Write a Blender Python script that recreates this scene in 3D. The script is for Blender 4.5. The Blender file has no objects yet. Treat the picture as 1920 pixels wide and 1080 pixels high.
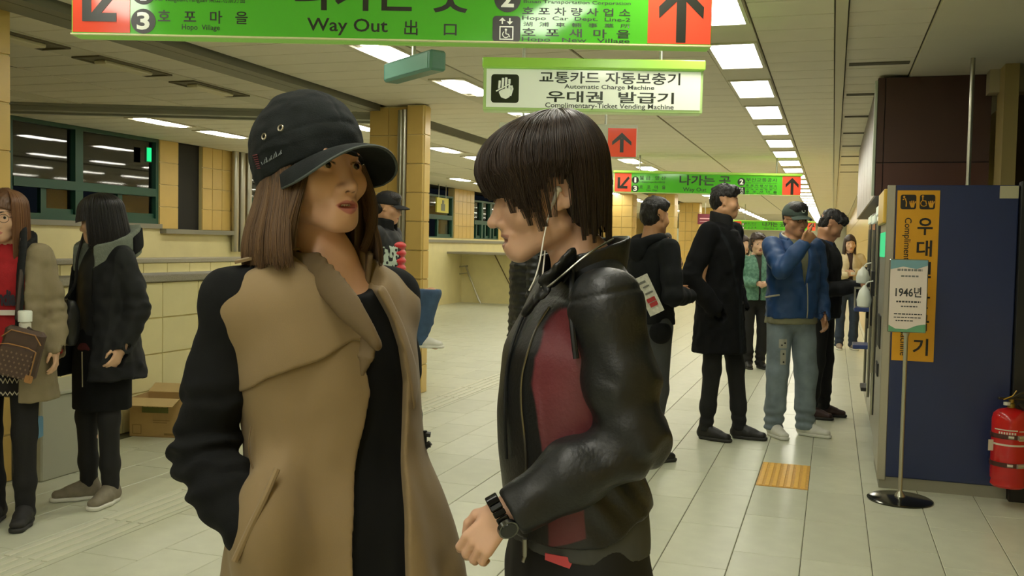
import bpy, math, random
import numpy as np
from mathutils import Vector, Matrix
random.seed(7); rng = np.random.default_rng(7)
scn = bpy.context.scene
COL = scn.collection
PI = math.pi

# ------------------------------------------------------------------ camera
FPX, CAMH = 1800.0, 1.39
YAW, PITCH, ROLL = math.radians(18.435), math.radians(2.608), 0.02
cam_d = bpy.data.cameras.new('camera'); cam = bpy.data.objects.new('camera', cam_d); COL.objects.link(cam)
cam_d.sensor_width = 36.0; cam_d.lens = FPX / 1920 * 36.0; cam_d.clip_start = 0.05; cam_d.clip_end = 200
CAMR = Matrix.Rotation(YAW, 3, 'Z') @ Matrix.Rotation(PI/2 - PITCH, 3, 'X') @ Matrix.Rotation(ROLL, 3, 'Z')
cam.matrix_world = Matrix.Translation((0, 0, CAMH)) @ CAMR.to_4x4()
scn.camera = cam

# ------------------------------------------------------------------ world, exposure
w = bpy.data.worlds.new('night'); scn.world = w; w.use_nodes = True
w.node_tree.nodes['Background'].inputs[0].default_value = (0.012, 0.016, 0.022, 1)
w.node_tree.nodes['Background'].inputs[1].default_value = 0.25
scn.view_settings.view_transform = 'Standard'; scn.view_settings.look = 'None'
scn.view_settings.gamma = 1.0; scn.view_settings.use_curve_mapping = False
scn.view_settings.exposure = 0.18
try:
    scn.cycles.use_denoising = True
    scn.cycles.max_bounces = 8; scn.cycles.diffuse_bounces = 4; scn.cycles.transparent_max_bounces = 12
    scn.cycles.sample_clamp_indirect = 6.0
except Exception: pass
LAMP = 15.0                      # emission of the lit ceiling diffusers
LAMP_COL = (1.0, 0.97, 0.84)

# ------------------------------------------------------------------ picking points of the place
def _ray(u, v):
    return CAMR @ Vector(((u-960)/FPX, -(v-540)/FPX, -1.0))
CAMP = Vector((0, 0, CAMH))
def at_z(u, v, z=0.0): d = _ray(u, v); return CAMP + d*((z-CAMH)/d.z)
def at_x(u, v, x): d = _ray(u, v); return CAMP + d*(x/d.x)
def at_y(u, v, y): d = _ray(u, v); return CAMP + d*(y/d.y)
def at_d(u, v, t): return CAMP + _ray(u, v)*t
def in_view(p, m=0):
    q = CAMR.transposed() @ (Vector(p)-CAMP)
    if q.z > -0.3: return False
    x, y = 960+FPX*q.x/-q.z, 540-FPX*q.y/-q.z
    return -m < x < 1920+m and -m < y < 1080+m

# ------------------------------------------------------------------ materials
def s2l(c):
    if isinstance(c, str):
        c = [int(c[i:i+2], 16)/255 for i in (0, 2, 4)]
    return tuple((x/12.92 if x <= 0.04045 else ((x+0.055)/1.055)**2.4) for x in c)
_mats = {}
def mat(name, col, rough=0.6, metal=0.0, spec=0.5, noise=0.0, nscale=20, bump=0.0, bscale=60, emit=0.0, coat=0.0,
        col2=None, attr=None, zones=None, sheen=0.0, alpha=1.0, stretch=None, sss=0.0, soft=0.0015):
    """A node material. noise varies the colour, bump gives fine relief. zones = [(attribute, colour)]: where the attribute
    (a signed distance in metres, stored per vertex) is negative the base takes that colour."""
    if name in _mats: return _mats[name]
    m = bpy.data.materials.new(name); m.use_nodes = True; nt = m.node_tree; n = nt.nodes; L = nt.links
    b = n['Principled BSDF']; c = s2l(col)
    b.inputs['Roughness'].default_value = rough; b.inputs['Metallic'].default_value = metal
    b.inputs['Specular IOR Level'].default_value = spec
    b.inputs['Coat Weight'].default_value = coat
    if sheen: b.inputs['Sheen Weight'].default_value = sheen
    if sss:
        b.inputs['Subsurface Weight'].default_value = sss; b.inputs['Subsurface Scale'].default_value = 0.008
        b.inputs['Subsurface Radius'].default_value = (1, 0.4, 0.25)
    if alpha < 1: b.inputs['Alpha'].default_value = alpha
    tc = n.new('ShaderNodeTexCoord'); vec = tc.outputs['Object']
    if stretch:
        mp = n.new('ShaderNodeMapping'); L.new(vec, mp.inputs[0]); mp.inputs['Scale'].default_value = stretch; vec = mp.outputs[0]
    rgb = n.new('ShaderNodeRGB'); rgb.outputs[0].default_value = (*c, 1); out = rgb.outputs[0]
    for at, zc in (zones or []):
        a = n.new('ShaderNodeAttribute'); a.attribute_name = at
        mr = n.new('ShaderNodeMapRange'); mr.inputs['From Min'].default_value = -soft; mr.inputs['From Max'].default_value = soft
        mr.inputs['To Min'].default_value = 1; mr.inputs['To Max'].default_value = 0
        L.new(a.outputs['Fac'], mr.inputs['Value'])
        mx = n.new('ShaderNodeMixRGB'); L.new(mr.outputs[0], mx.inputs[0]); L.new(out, mx.inputs[1]); mx.inputs[2].default_value = (*s2l(zc), 1); out = mx.outputs[0]
    if noise or col2:
        t = n.new('ShaderNodeTexNoise'); t.inputs['Scale'].default_value = nscale; t.inputs['Detail'].default_value = 5; L.new(vec, t.inputs['Vector'])
        mx = n.new('ShaderNodeMixRGB')
        if col2:
            r = n.new('ShaderNodeValToRGB'); r.color_ramp.elements[0].position = .42; r.color_ramp.elements[1].position = .58
            L.new(t.outputs['Fac'], r.inputs[0]); L.new(r.outputs[0], mx.inputs[0]); L.new(out, mx.inputs[1]); mx.inputs[2].default_value = (*s2l(col2), 1)
        else:
            mr = n.new('ShaderNodeMapRange'); mr.inputs['From Min'].default_value = .3; mr.inputs['From Max'].default_value = .7
            mr.inputs['To Min'].default_value = 1-noise; mr.inputs['To Max'].default_value = 1+noise; L.new(t.outputs['Fac'], mr.inputs['Value'])
            mx.blend_type = 'MULTIPLY'; mx.inputs[0].default_value = 1; L.new(out, mx.inputs[1]); L.new(mr.outputs[0], mx.inputs[2])
        out = mx.outputs[0]
    L.new(out, b.inputs['Base Color'])
    if bump:
        t = n.new('ShaderNodeTexNoise'); t.inputs['Scale'].default_value = bscale; t.inputs['Detail'].default_value = 6; L.new(vec, t.inputs['Vector'])
        bp = n.new('ShaderNodeBump'); bp.inputs['Strength'].default_value = bump; bp.inputs['Distance'].default_value = 0.02
        L.new(t.outputs['Fac'], bp.inputs['Height']); L.new(bp.outputs[0], b.inputs['Normal'])
    if emit:
        L.new(out, b.inputs['Emission Color']); b.inputs['Emission Strength'].default_value = emit
    _mats[name] = m
    return m

# ------------------------------------------------------------------ objects
def tag(o, label=None, cat=None, group=None, kind=None):
    if label: o['label'] = label
    if cat: o['category'] = cat
    if group: o['group'] = group
    if kind: o['kind'] = kind
    return o
def empty(name, loc=(0, 0, 0), rz=0.0, label=None, cat=None, group=None, kind=None):
    o = bpy.data.objects.new(name, None); COL.objects.link(o); o.empty_display_size = 0.1
    o.location = loc; o.rotation_euler = (0, 0, rz); return tag(o, label, cat, group, kind)
def link(name, me, parent=None, m=None, loc=None):
    o = bpy.data.objects.new(name, me); COL.objects.link(o)
    if m is not None:
        if not len(me.materials): me.materials.append(m)
    if parent: o.parent = parent
    if loc: o.location = loc
    return o
def mesh_from(V, Fc, name='m', smooth=False, attrs=None):
    me = bpy.data.meshes.new(name); V = np.asarray(V, np.float32)
    if isinstance(Fc, np.ndarray):
        nq = len(Fc); k = Fc.shape[1] if nq else 4
        me.vertices.add(len(V)); me.vertices.foreach_set('co', V.ravel())
        me.loops.add(nq*k); me.loops.foreach_set('vertex_index', Fc.astype(np.int32).ravel())
        me.polygons.add(nq); me.polygons.foreach_set('loop_start', np.arange(0, nq*k, k, dtype=np.int32))
        me.update(calc_edges=True)
    else:
        me.from_pydata([tuple(map(float, v)) for v in V], [], Fc)
    if smooth: me.polygons.foreach_set('use_smooth', np.ones(len(me.polygons), bool))
    for k, a in (attrs or {}).items():
        me.attributes.new(k, 'FLOAT', 'POINT').data.foreach_set('value', np.asarray(a, np.float32))
    me.update(); return me

class MB:
    """Collects simple solids, then links them as one mesh object."""
    def __init__(s): s.v = []; s.f = []
    def add(s, V, Fc):
        n = len(s.v); s.v += [tuple(v) for v in V]; s.f += [tuple(i+n for i in f) for f in Fc]; return s
    def box(s, lo, hi, bev=0.0, rot=None, at=None):
        (x0, y0, z0), (x1, y1, z1) = lo, hi; b = bev
        if not b:
            V = [(x, y, z) for x in (x0, x1) for y in (y0, y1) for z in (z0, z1)]
            Fc = [(0, 1, 3, 2), (4, 6, 7, 5), (0, 4, 5, 1), (2, 3, 7, 6), (0, 2, 6, 4), (1, 5, 7, 3)]
        else:
            V = []; idx = {}
            def vi(p):
                if p not in idx: idx[p] = len(V); V.append(p)
                return idx[p]
            X, Y, Z = (x0, x1), (y0, y1), (z0, z1); Fc = []
            def c(i, j, k, ax):
                sg = (1 if i == 0 else -1, 1 if j == 0 else -1, 1 if k == 0 else -1)
                p = [X[i]+sg[0]*b, Y[j]+sg[1]*b, Z[k]+sg[2]*b]; p[ax] = (X[i], Y[j], Z[k])[ax]; return vi(tuple(p))
            for ax in range(3):
                for e in (0, 1):
                    q = []
                    for a, d in ((0, 0), (1, 0), (1, 1), (0, 1)):
                        t = [0, 0, 0]; t[ax] = e; t[(ax+1) % 3] = a; t[(ax+2) % 3] = d; q.append(c(*t, ax))
                    Fc.append(tuple(q if e else q[::-1]))
            for ax in range(3):          # edges
                o1, o2 = (ax+1) % 3, (ax+2) % 3
                for a in (0, 1):
                    for d in (0, 1):
                        q = []
                        for e, face in ((0, o1), (1, o1), (1, o2), (0, o2)):
                            t = [0, 0, 0]; t[ax] = e; t[o1] = a; t[o2] = d; q.append(c(*t, face))
                        Fc.append(tuple(q if (a != d) else q[::-1]))
            for i in (0, 1):
                for j in (0, 1):
                    for k in (0, 1):
                        q = [c(i, j, k, 0), c(i, j, k, 1), c(i, j, k, 2)]
                        Fc.append(tuple(q if (i+j+k) % 2 else q[::-1]))
        if rot is not None: V = [tuple(rot @ Vector(p)) for p in V]
        if at is not None: V = [tuple(Vector(p)+Vector(at)) for p in V]
        return s.add(V, Fc)
    def tube(s, pts, r, n=10, cap=True, sq=None):
        pts = [Vector(p) for p in pts]; rs = r if isinstance(r, (list, tuple)) else [r]*len(pts)
        V = []; Fc = []; up = None
        for i, p in enumerate(pts):
            d = (pts[min(i+1, len(pts)-1)]-pts[max(i-1, 0)]).normalized()
            if up is None:
                up = Vector((0, 0, 1)) if abs(d.z) < .9 else Vector((1, 0, 0))
            u = (up - d*up.dot(d)).normalized(); up = u; v = d.cross(u)
            for k in range(n):
                a = 2*PI*k/n; V.append(p + (u*math.cos(a)+v*math.sin(a))*rs[i])
        for i in range(len(pts)-1):
            for k in range(n):
                a, b_ = i*n+k, i*n+(k+1) % n; Fc.append((a, b_, b_+n, a+n))
        if cap: Fc.append(tuple(range(n-1, -1, -1))); Fc.append(tuple((len(pts)-1)*n+k for k in range(n)))
        return s.add(V, Fc)
    def lathe(s, prof, c=(0, 0, 0), n=24):
        V = []; Fc = []
        for r, z in prof:
            for k in range(n):
                a = 2*PI*k/n; V.append((c[0]+r*math.cos(a), c[1]+r*math.sin(a), c[2]+z))
        for i in range(len(prof)-1):
            for k in range(n):
                a, b_ = i*n+k, i*n+(k+1) % n; Fc.append((a, b_, b_+n, a+n))
        Fc.append(tuple(range(n-1, -1, -1))); Fc.append(tuple((len(prof)-1)*n+k for k in range(n)))
        return s.add(V, Fc)
    def ball(s, c, r, n=10, m=7):
        r = r if isinstance(r, (tuple, list)) else (r, r, r)
        prof = [(math.sin(PI*i/m), -math.cos(PI*i/m)) for i in range(m+1)]
        V = []; Fc = []
        for pr, pz in prof:
            for k in range(n):
                a = 2*PI*k/n; V.append((c[0]+r[0]*pr*math.cos(a), c[1]+r[1]*pr*math.sin(a), c[2]+r[2]*pz))
        for i in range(m):
            for k in range(n):
                a, b_ = i*n+k, i*n+(k+1) % n; Fc.append((a, b_, b_+n, a+n))
        return s.add(V, Fc)
    def poly(s, pts, th, axis='y', at=0.0):
        """A flat outline (list of 2-D points, counter-clockwise) given a thickness: drawn in x,z and extruded along +y from at."""
        n = len(pts); V = [(p[0], at, p[1]) for p in pts] + [(p[0], at+th, p[1]) for p in pts]
        Fc = [tuple(range(n)), tuple(range(2*n-1, n-1, -1))] + [(i, i+n, (i+1) % n+n, (i+1) % n) for i in range(n)]
        return s.add(V, Fc)
    def mesh(s, name='m', smooth=False):
        me = mesh_from(s.v, s.f, name)
        if smooth: me.polygons.foreach_set('use_smooth', np.ones(len(me.polygons), bool))
        me.validate(); return me
    def build(s, name, m, parent=None, smooth=False, loc=None):
        me = s.mesh(name, smooth)
        o = link(name, me, parent, m, loc)
        if smooth:
            try: me.set_sharp_from_angle(angle=math.radians(42))
            except Exception: pass
        return o

def struct(o): o['kind'] = 'structure'; return o

def lettering(s, box, parent, m, bold=0.0, y=-0.002, name='lettering', rot=0.0, th=0.0012, stretch=True, align='C'):
    """Raised letters filling box = (x0, x1, z0, z1) on a plane facing local -y."""
    cu = bpy.data.curves.new('t', 'FONT'); cu.body = s; cu.size = 1.0; cu.offset = bold; cu.resolution_u = 3; cu.fill_mode = 'FRONT'
    o = bpy.data.objects.new('t', cu); COL.objects.link(o)
    me = bpy.data.meshes.new_from_object(o)
    bpy.data.objects.remove(o); bpy.data.curves.remove(cu)
    n = len(me.vertices)
    if not n: return None
    co = np.zeros(n*3, np.float32); me.vertices.foreach_get('co', co); co = co.reshape(-1, 3)
    if rot:
        c, s_ = math.cos(rot), math.sin(rot); co[:, :2] = co[:, :2] @ np.array([[c, s_], [-s_, c]])
    lo, hi = co.min(0), co.max(0); x0, x1, z0, z1 = box
    k = np.array([(x1-x0)/max(hi[0]-lo[0], 1e-6), (z1-z0)/max(hi[1]-lo[1], 1e-6)])
    if not stretch: k[:] = k.min()
    p = (co[:, :2]-(lo[:2]+hi[:2])/2)*k + np.array([(x0+x1)/2, (z0+z1)/2])
    q = np.zeros((n, 3), np.float32); q[:, 0] = p[:, 0]; q[:, 1] = y; q[:, 2] = p[:, 1]
    me.vertices.foreach_set('co', q.ravel()); me.update(); me.name = 'lettering'; me.materials.clear()
    o = link(name, me, parent, m); o['kind'] = 'stuff'; return o

# ================================================================== THE PLACE
ZC = 2.65
M_floor = mat('floor_grout', '55553f', .8)
M_tile = mat('floor_tile', 'c9cbb4', .33, noise=.05, nscale=9, bump=.015, bscale=160, spec=.45)
M_tile_b = mat('floor_tile_dull', 'c4c6af', .36, noise=.05, nscale=7, bump=.015, bscale=160, spec=.45)
M_ceil = mat('ceiling_panel', 'e9e3cf', .75, noise=.03, nscale=3)
M_ceil2 = mat('ceiling_panel_plain', 'ddd8c2', .8, noise=.03, nscale=2)
M_gap = mat('ceiling_gap', '5f5a48', .9)
M_grey = mat('grey_metal_trim', '77776a', .45, metal=.3)
M_yel = mat('yellow_tile', 'd3b368', .28, noise=.05, nscale=5, spec=.5)
M_cream = mat('cream_tile', 'e2d8a4', .3, noise=.04, nscale=4, spec=.45)
M_grout = mat('pale_grout', 'd9c98f', .9)
M_green = mat('green_frame', '1c4d3c', .45)
M_steel = mat('brushed_steel', 'b9b7a8', .28, metal=.9)
M_stone = mat('speckled_granite', '97917f', .5, noise=.25, nscale=160)
M_black = mat('black_paint', '1c1c1a', .5)
M_dark = mat('night_black', '0b0d0e', .6)
M_white = mat('white_paint', 'e8e8dc', .5)
m = M_glass = bpy.data.materials.new('window_glass'); m.use_nodes = True
nt = m.node_tree; nt.nodes.clear()
_o = nt.nodes.new('ShaderNodeOutputMaterial'); _t = nt.nodes.new('ShaderNodeBsdfTransparent'); _g = nt.nodes.new('ShaderNodeBsdfGlossy'); _f = nt.nodes.new('ShaderNodeFresnel'); _mx = nt.nodes.new('ShaderNodeMixShader')
_t.inputs[0].default_value = (.72, .8, .76, 1); _g.inputs['Roughness'].default_value = .03; _f.inputs[0].default_value = 1.9
nt.links.new(_f.outputs[0], _mx.inputs[0]); nt.links.new(_t.outputs[0], _mx.inputs[1]); nt.links.new(_g.outputs[0], _mx.inputs[2]); nt.links.new(_mx.outputs[0], _o.inputs[0])
def emitter(name, col, k):
    if name in _mats: return _mats[name]
    m = bpy.data.materials.new(name); m.use_nodes = True; nt = m.node_tree; nt.nodes.clear()
    o = nt.nodes.new('ShaderNodeOutputMaterial'); e = nt.nodes.new('ShaderNodeEmission'); e.inputs[0].default_value = (*col, 1); e.inputs[1].default_value = k
    nt.links.new(e.outputs[0], o.inputs[0]); _mats[name] = m; return m
M_lamp = emitter('lit_diffuser', LAMP_COL, LAMP)

# ---- floor: base slab, tiles laid in rows along the concourse
fl = struct(MB().box((-9.0, -20.0, -0.12), (3.2, 48.0, -0.003)).build('floor', M_floor))
TW, TL, GAP = 0.30, 0.655, 0.0035
X0, Y0 = -0.09, 5.78
tiles = []
for i in range(-29, 11):
    xa = X0 + i*TW
    off = (0.0, .31, .12, .47, .2, .38, .05)[i % 7] if i != -1 else 0.0
    for j in range(-39, 62):
        ya = Y0 + off + j*TL
        if ya < -19.5 or ya > 47: continue
        if xa < -4.75 and ya < 7.7: continue
        tiles.append((xa, ya, i, j))
def tile_mesh(w, l, hgt=0.014):
    b = .0022
    V = [(0, 0, -hgt), (w, 0, -hgt), (w, l, -hgt), (0, l, -hgt), (0, 0, -b), (w, 0, -b), (w, l, -b), (0, l, -b), (b, b, 0), (w-b, b, 0), (w-b, l-b, 0), (b, l-b, 0)]
    Fc = [(0, 1, 5, 4), (1, 2, 6, 5), (2, 3, 7, 6), (3, 0, 4, 7), (4, 5, 9, 8), (5, 6, 10, 9), (6, 7, 11, 10), (7, 4, 8, 11), (8, 9, 10, 11)]
    return V, Fc
tv, tf = tile_mesh(TW-GAP, TL-GAP)
tm = [mesh_from(tv, tf, 'tile'), mesh_from(tv, tf, 'tile')]
tm[0].materials.append(M_tile); tm[1].materials.append(M_tile_b)
tiles.sort(key=lambda t: (not in_view((t[0]+.15, t[1]+.33, 0), 30), t[0]**2+t[1]**2))
rest = MB(); n = 0
TACT = (-1, 0)                                            # the yellow warning block: column -1, row 0
for k, (xa, ya, i, j) in enumerate(tiles):
    if i == TACT[0] and j == TACT[1]:
        continue
    if -11 <= i <= -11 and ya > 2: continue               # guiding strip column
    if n < 299:
        o = link('tile', tm[random.random() < .3], fl, None, (xa, ya, 0)); n += 1
    else:
        rest.add([(x+xa, y+ya, z) for x, y, z in tv[4:]], [tuple(q-4 for q in f) for f in tf[4:]])
o = rest.build('tile_field', M_tile, fl); o['kind'] = 'stuff'
# guiding strip with raised ribs
gx = X0 - 11*TW
gm = MB()
b_ = link('guide_strip_base', MB().box((gx, 2.0, -.01), (gx+TW-GAP, 47, 0.0)).mesh(), fl, M_tile)
for k in range(40):
    ya = 2.0 + k*.6
    if ya > 26: break
    for q in range(4):
        gm.box((gx+.025+q*.068, ya, -.001), (gx+.06+q*.068, ya+.585, .005), .002)
o = gm.build('guide_rib', mat('guide_rib', 'd4d4be', .35), fl); o['kind'] = 'stuff'
# yellow warning block
wb = empty('warning_block', (X0-TW, Y0, 0), 0, 'yellow ribbed warning block set in the pale tiled floor', 'floor block')
M_wy = mat('warning_yellow', 'e8b650', .45, noise=.08, nscale=30)
MB().box((.002, .002, -.01), (TW-GAP, TL-GAP, 0.001)).build('block_base', mat('warning_yellow_base', 'cf9f48', .5, noise=.1, nscale=25), wb)
rib = MB().box((.0, .012, 0), (.026, TL-.016, .005), .002).mesh('rib'); rib.materials.append(M_wy)
for k in range(7): link('rib', rib, wb, None, (.012+k*.0405, 0, 0))

# ---- ceiling
ce = struct(MB().box((-9.0, -20.0, ZC+.012), (3.2, 48.0, ZC+.15)).build('ceiling', M_gap))
PW = 1.335/4
zones = [(-.47, -.03), (.035, .47), (-1.64, -.80), (-2.64, -1.65), (-4.0, -3.06), (-4.85, -4.32), (-5.9, -5.15), (-6.85, -5.91), (-8.3, -7.15)]
pan = {}
for z in zones:
    wv, wf = tile_mesh(z[1]-z[0]-.010, PW-.012, .012)
    me = mesh_from([(x, y, ZC-(zz+.012)+.012) for x, y, zz in wv], [tuple(reversed(f)) for f in wf], 'panel'); me.materials.append(M_ceil); pan[z] = me
plist = [(z, 6.442-.6675 + (j-40)*PW) for z in zones for j in range(-45, 130)]
plist = [p for p in plist if -19.5 < p[1] < 36]
plist.sort(key=lambda p: (not in_view(((p[0][0]+p[0][1])/2, p[1]+.16, ZC), 60), p[1]**2+p[0][0]**2))
rest = MB()
for k, (z, y) in enumerate(plist):
    if k < 298: link('panel', pan[z], ce, None, (z[0]+.004, y, 0))
    else:
        rest.add([(z[0]+.004, y, ZC), (z[1]-.004, y, ZC), (z[1]-.004, y+PW-.007, ZC), (z[0]+.004, y+PW-.007, ZC)], [(0, 3, 2, 1)])
o = rest.build('panel_field', M_ceil, ce); o['kind'] = 'stuff'
# plain strips that hold the lamps, and the plain band beside the machines
pl = MB()
for xa, xb in ((-.80, -.475), (-3.055, -2.645), (-5.145, -4.855), (-7.145, -6.855)):
    pl.box((xa, -19.5, ZC-.004), (xb, 47, ZC+.012))
pl.box((.475, -19.5, ZC-.02), (3.2, 47, ZC+.012)); pl.box((-9, 36, ZC-.002), (.47, 47, ZC+.012))
pl.build('plain_strip', M_ceil2, ce)
MB().box((-.028, -19.5, ZC-.03), (.032, 47, ZC-.001)).build('seam_rail', mat('pale_rail', 'cdc7a9', .5), ce)
sl = MB()
for k in range(30):
    y = 6.442 + k*PW
    if k % 4 == 1: sl.box((.06, y+.1, ZC-.006), (.44, y+.19, ZC-.001))
sl.build('air_slot', M_gap, ce)

# ---- lamps
M_rim = mat('lamp_rim', 'd8d2bb', .5); M_off = mat('unlit_tube', 'e9e0bf', .35); M_trough = mat('lamp_trough', '6f6850', .6)
def lamp_flat(kind):
    L_ = .80 if kind == 'panel' else 1.16; W_ = .27 if kind == 'panel' else .25
    return L_, W_
def lamp_meshes(L_, W_, lit):
    r = MB(); t = .02
    r.box((-W_/2-t, -L_/2-t, -.012), (-W_/2, L_/2+t, 0)); r.box((W_/2, -L_/2-t, -.012), (W_/2+t, L_/2+t, 0))
    r.box((-W_/2, -L_/2-t, -.012), (W_/2, -L_/2, 0)); r.box((-W_/2, L_/2, -.012), (W_/2, L_/2+t, 0))
    d = MB()
    if lit == 'panel': d.box((-W_/2, -L_/2, -.008), (W_/2, L_/2, -.001))
    elif lit == 'tube':
        d.box((-W_/2, -L_/2+.14, -.01), (W_/2, L_/2-.14, -.001)); d.box((-.04, -L_/2, -.014), (.04, L_/2, -.002))
    else:
        d.box((-.055, -L_/2+.12, -.03), (.055, L_/2-.12, -.001), .008); r.box((-W_/2, -L_/2, -.003), (W_/2, L_/2, 0))
    a, b = r.mesh('rim'), d.mesh('diffuser'); a.materials.append(M_rim if lit != 'off' else M_trough); b.materials.append(M_lamp if lit != 'off' else M_off)
    return a, b
LM = {'panel': lamp_meshes(.80, .27, 'panel'), 'tube': lamp_meshes(.78, .25, 'tube'), 'off': lamp_meshes(.74, .2, 'off')}
def lamp(x, y, kind, label, group):
    e = empty('ceiling_light', (x, y, ZC-.004), 0, label, 'ceiling light', group)
    link('rim', LM[kind][0], e); link('diffuser' if kind != 'off' else 'tube', LM[kind][1], e)
ORD = 'first second third fourth fifth sixth seventh eighth ninth tenth eleventh twelfth'.split()
def nth(k, word, where, far, back):
    if k < 0: return back
    return ('%s %s %s' % (ORD[k], word, where)) if k < 12 else far
for k in range(-19, 30):  # row continues unseen behind the camera, lengthened there to add frontal light
    lamp(-.635, 6.442+k*1.335, 'panel', nth(k+1, 'lit white panel of the walkway row, counted from the large way out sign', '', 'lit panel at the far end of the walkway row', 'unseen lit panel continuing the walkway row, nearer than the large way out sign').strip(), 'lit panels of the walkway row')
for k in range(-19, 30):  # this row too runs on unseen behind the camera for frontal light
    lamp(-2.85, 5.917+k*1.335, 'tube', nth(k, 'lit lamp of the column row, counted from the teal exit light', '', 'lit lamp at the far end of the row beside the columns', 'unseen lit lamp continuing the row beside the columns, nearer than the teal exit light').strip(), 'lit lamps beside the column row')
for x, ys, nm in ((-5.0, [9.445+k*1.3 for k in range(0, 22)], 'near'), (-7.0, [8.776, 9.907, 11.2]+[17.68+1.3*k for k in range(0, 14)], 'far')):
    for k, y in enumerate(ys):
        rw = 'behind the yellow columns' if nm == 'near' else 'beside the green windows'
        lamp(x, y, 'tube', nth(k, 'lit lamp past the grey shutter beam, in the row '+rw, '', 'distant lit lamp in the row '+rw, '').strip(), 'lit lamps over the stairs, %s row' % nm)
for k, y in enumerate((6.90, 5.86, 4.82, 3.72, 2.6)):
    lamp(-5.0, y, 'off', '%s unlit lamp in its brown trough, counted from the grey shutter beam' % ORD[k], 'unlit lamps before the shutter beam')
for y in (-5, -3, -1, 1):
    lamp(-5.0, y, 'off', 'unlit ceiling lamp in its brown trough, outside the left edge of view', 'unlit lamps before the shutter beam')

# ---- shutter beams in the ceiling
tr = MB(); tr.box((-4.3, -19, ZC-.05), (-4.02, 8.1, ZC+.01)); tr.box((-4.22, -19, ZC-.052), (-4.12, 8.1, ZC-.04))
struct(tr.build('trim_1', M_grey))
a, b = Vector((-9.2, 6.55, 0)), Vector((-4.2, 8.6, 0)); d = (b-a); ang = math.atan2(d.y, d.x)
e = MB().box((0, -.02, ZC-.07), (d.length, .30, ZC+.01)).box((0, -.05, ZC-.025), (d.length, -.02, ZC+.01)).box((0, .10, ZC-.09), (d.length, .16, ZC-.07)).build('trim_2', mat('shutter_box', 'a9aca2', .5, metal=.2), None, loc=(a.x, a.y, 0))
e.rotation_euler.z = ang; struct(e)

# ---- tiled surfaces
def tile_face(parent, o, ud, nd, W, Ht, tw, th, m, gap=.006, dep=.012, name='tile', maxn=290):
    """Tiles on a face: o = lower corner, ud = unit direction along it, nd = outward normal."""
    ud, nd = Vector(ud), Vector(nd); nu, nv = max(1, round(W/tw)), max(1, round(Ht/th)); tw, th = W/nu, Ht/nv
    key = (m.name, round(tw, 4), round(th, 4), tuple(ud), tuple(nd))
    V = []; b = .003
    for (aa, bb, cc) in ((0, 0, 0), (1, 0, 0), (1, 1, 0), (0, 1, 0), (0, 0, 1), (1, 0, 1), (1, 1, 1), (0, 1, 1)):
        x = gap/2 + aa*(tw-gap); z = gap/2+bb*(th-gap)
        if cc: x += b*(1-2*aa); z += b*(1-2*bb)
        V.append(ud*x + Vector((0, 0, z)) + nd*(dep*cc))
    Fc = [(0, 1, 5, 4), (1, 2, 6, 5), (2, 3, 7, 6), (3, 0, 4, 7), (4, 5, 6, 7)]
    if ud.cross(Vector((0, 0, 1))).dot(nd) < 0: Fc = [tuple(reversed(f)) for f in Fc]
    me = mesh_from(V, Fc, name); me.materials.append(m); c = 0; extra = MB()
    for i in range(nu):
        for j in range(nv):
            p = Vector(o)+ud*(i*tw)+Vector((0, 0, j*th))
            if c < maxn: link(name, me, parent, None, p); c += 1
            else: extra.add([v+p for v in V], Fc)
    if extra.v:
        q = extra.build('tile_field', m, parent); q['kind'] = 'stuff'

def column(x0, x1, y0, y1, label, tiles=True, m=M_yel, rail=False, group=None):
    e = empty('tiled_column', ((x0+x1)/2, (y0+y1)/2, 0), 0, label, 'column', group)
    cx, cy = (x0+x1)/2, (y0+y1)/2
    MB().box((x0-cx, y0-cy, 0), (x1-cx, y1-cy, ZC-.004)).build('core', M_grout, e)
    if tiles:
        tile_face(e, (x0-cx, y0-cy, .0), (1, 0, 0), (0, -1, 0), x1-x0, ZC-.01, .2, .265, m)
        tile_face(e, (x1-cx, y0-cy, .0), (0, 1, 0), (1, 0, 0), y1-y0, ZC-.01, .2, .265, m)
    return e
c1 = column(-4.16, -3.76, 8.17, 8.62, 'yellow tiled column with steel shutter rail, the largest, behind the seated man in black')
px_, py_ = (-4.16-3.76)/2, (8.17+8.62)/2
MB().box((-3.73-px_, 8.07-py_, 0), (-3.565-px_, 8.20-py_, ZC-.01)).build('pier', M_grout, c1)
tile_face(c1, (-3.73-px_, 8.07-py_, 0), (1, 0, 0), (0, -1, 0), .165, ZC-.015, .165, .265, M_yel)
tile_face(c1, (-3.565-px_, 8.07-py_, 0), (0, 1, 0), (1, 0, 0), .13, ZC-.015, .13, .265, M_yel)
g = MB(); g.tube([(-3.805-px_, 8.10-py_, 0), (-3.805-px_, 8.10-py_, ZC-.05)], .032, 14); g.tube([(-3.755-px_, 8.06-py_, 0), (-3.755-px_, 8.06-py_, ZC-.05)], .022, 12)
g.build('shutter_rail', M_steel, c1, True)
# the rest of the row further along
for k, (u, wd) in enumerate(((1262, .62), (1309, .55), (1335, .5), (1372, .5))):
    yy = at_x(u, 460, -3.565).y
    column(-3.565-wd, -3.565, yy, yy+.5, ('yellow tiled column behind the person in the patterned coat', 'yellow tiled column beside the upright glass board, behind the man in the black coat', 'distant yellow column just behind the man in the long black coat', 'most distant yellow column, between the man in black and the curly-haired woman')[k])
yy = at_x(1184, 460, -4.6).y
column(-5.1, -4.6, yy, yy+.5, 'yellow column seen above the man in the black hooded top, under the far way out sign')
column(-4.95, -4.36, 3.72, 4.2, 'yellow tiled column at the photo edge behind the long-haired woman in red')
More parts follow.
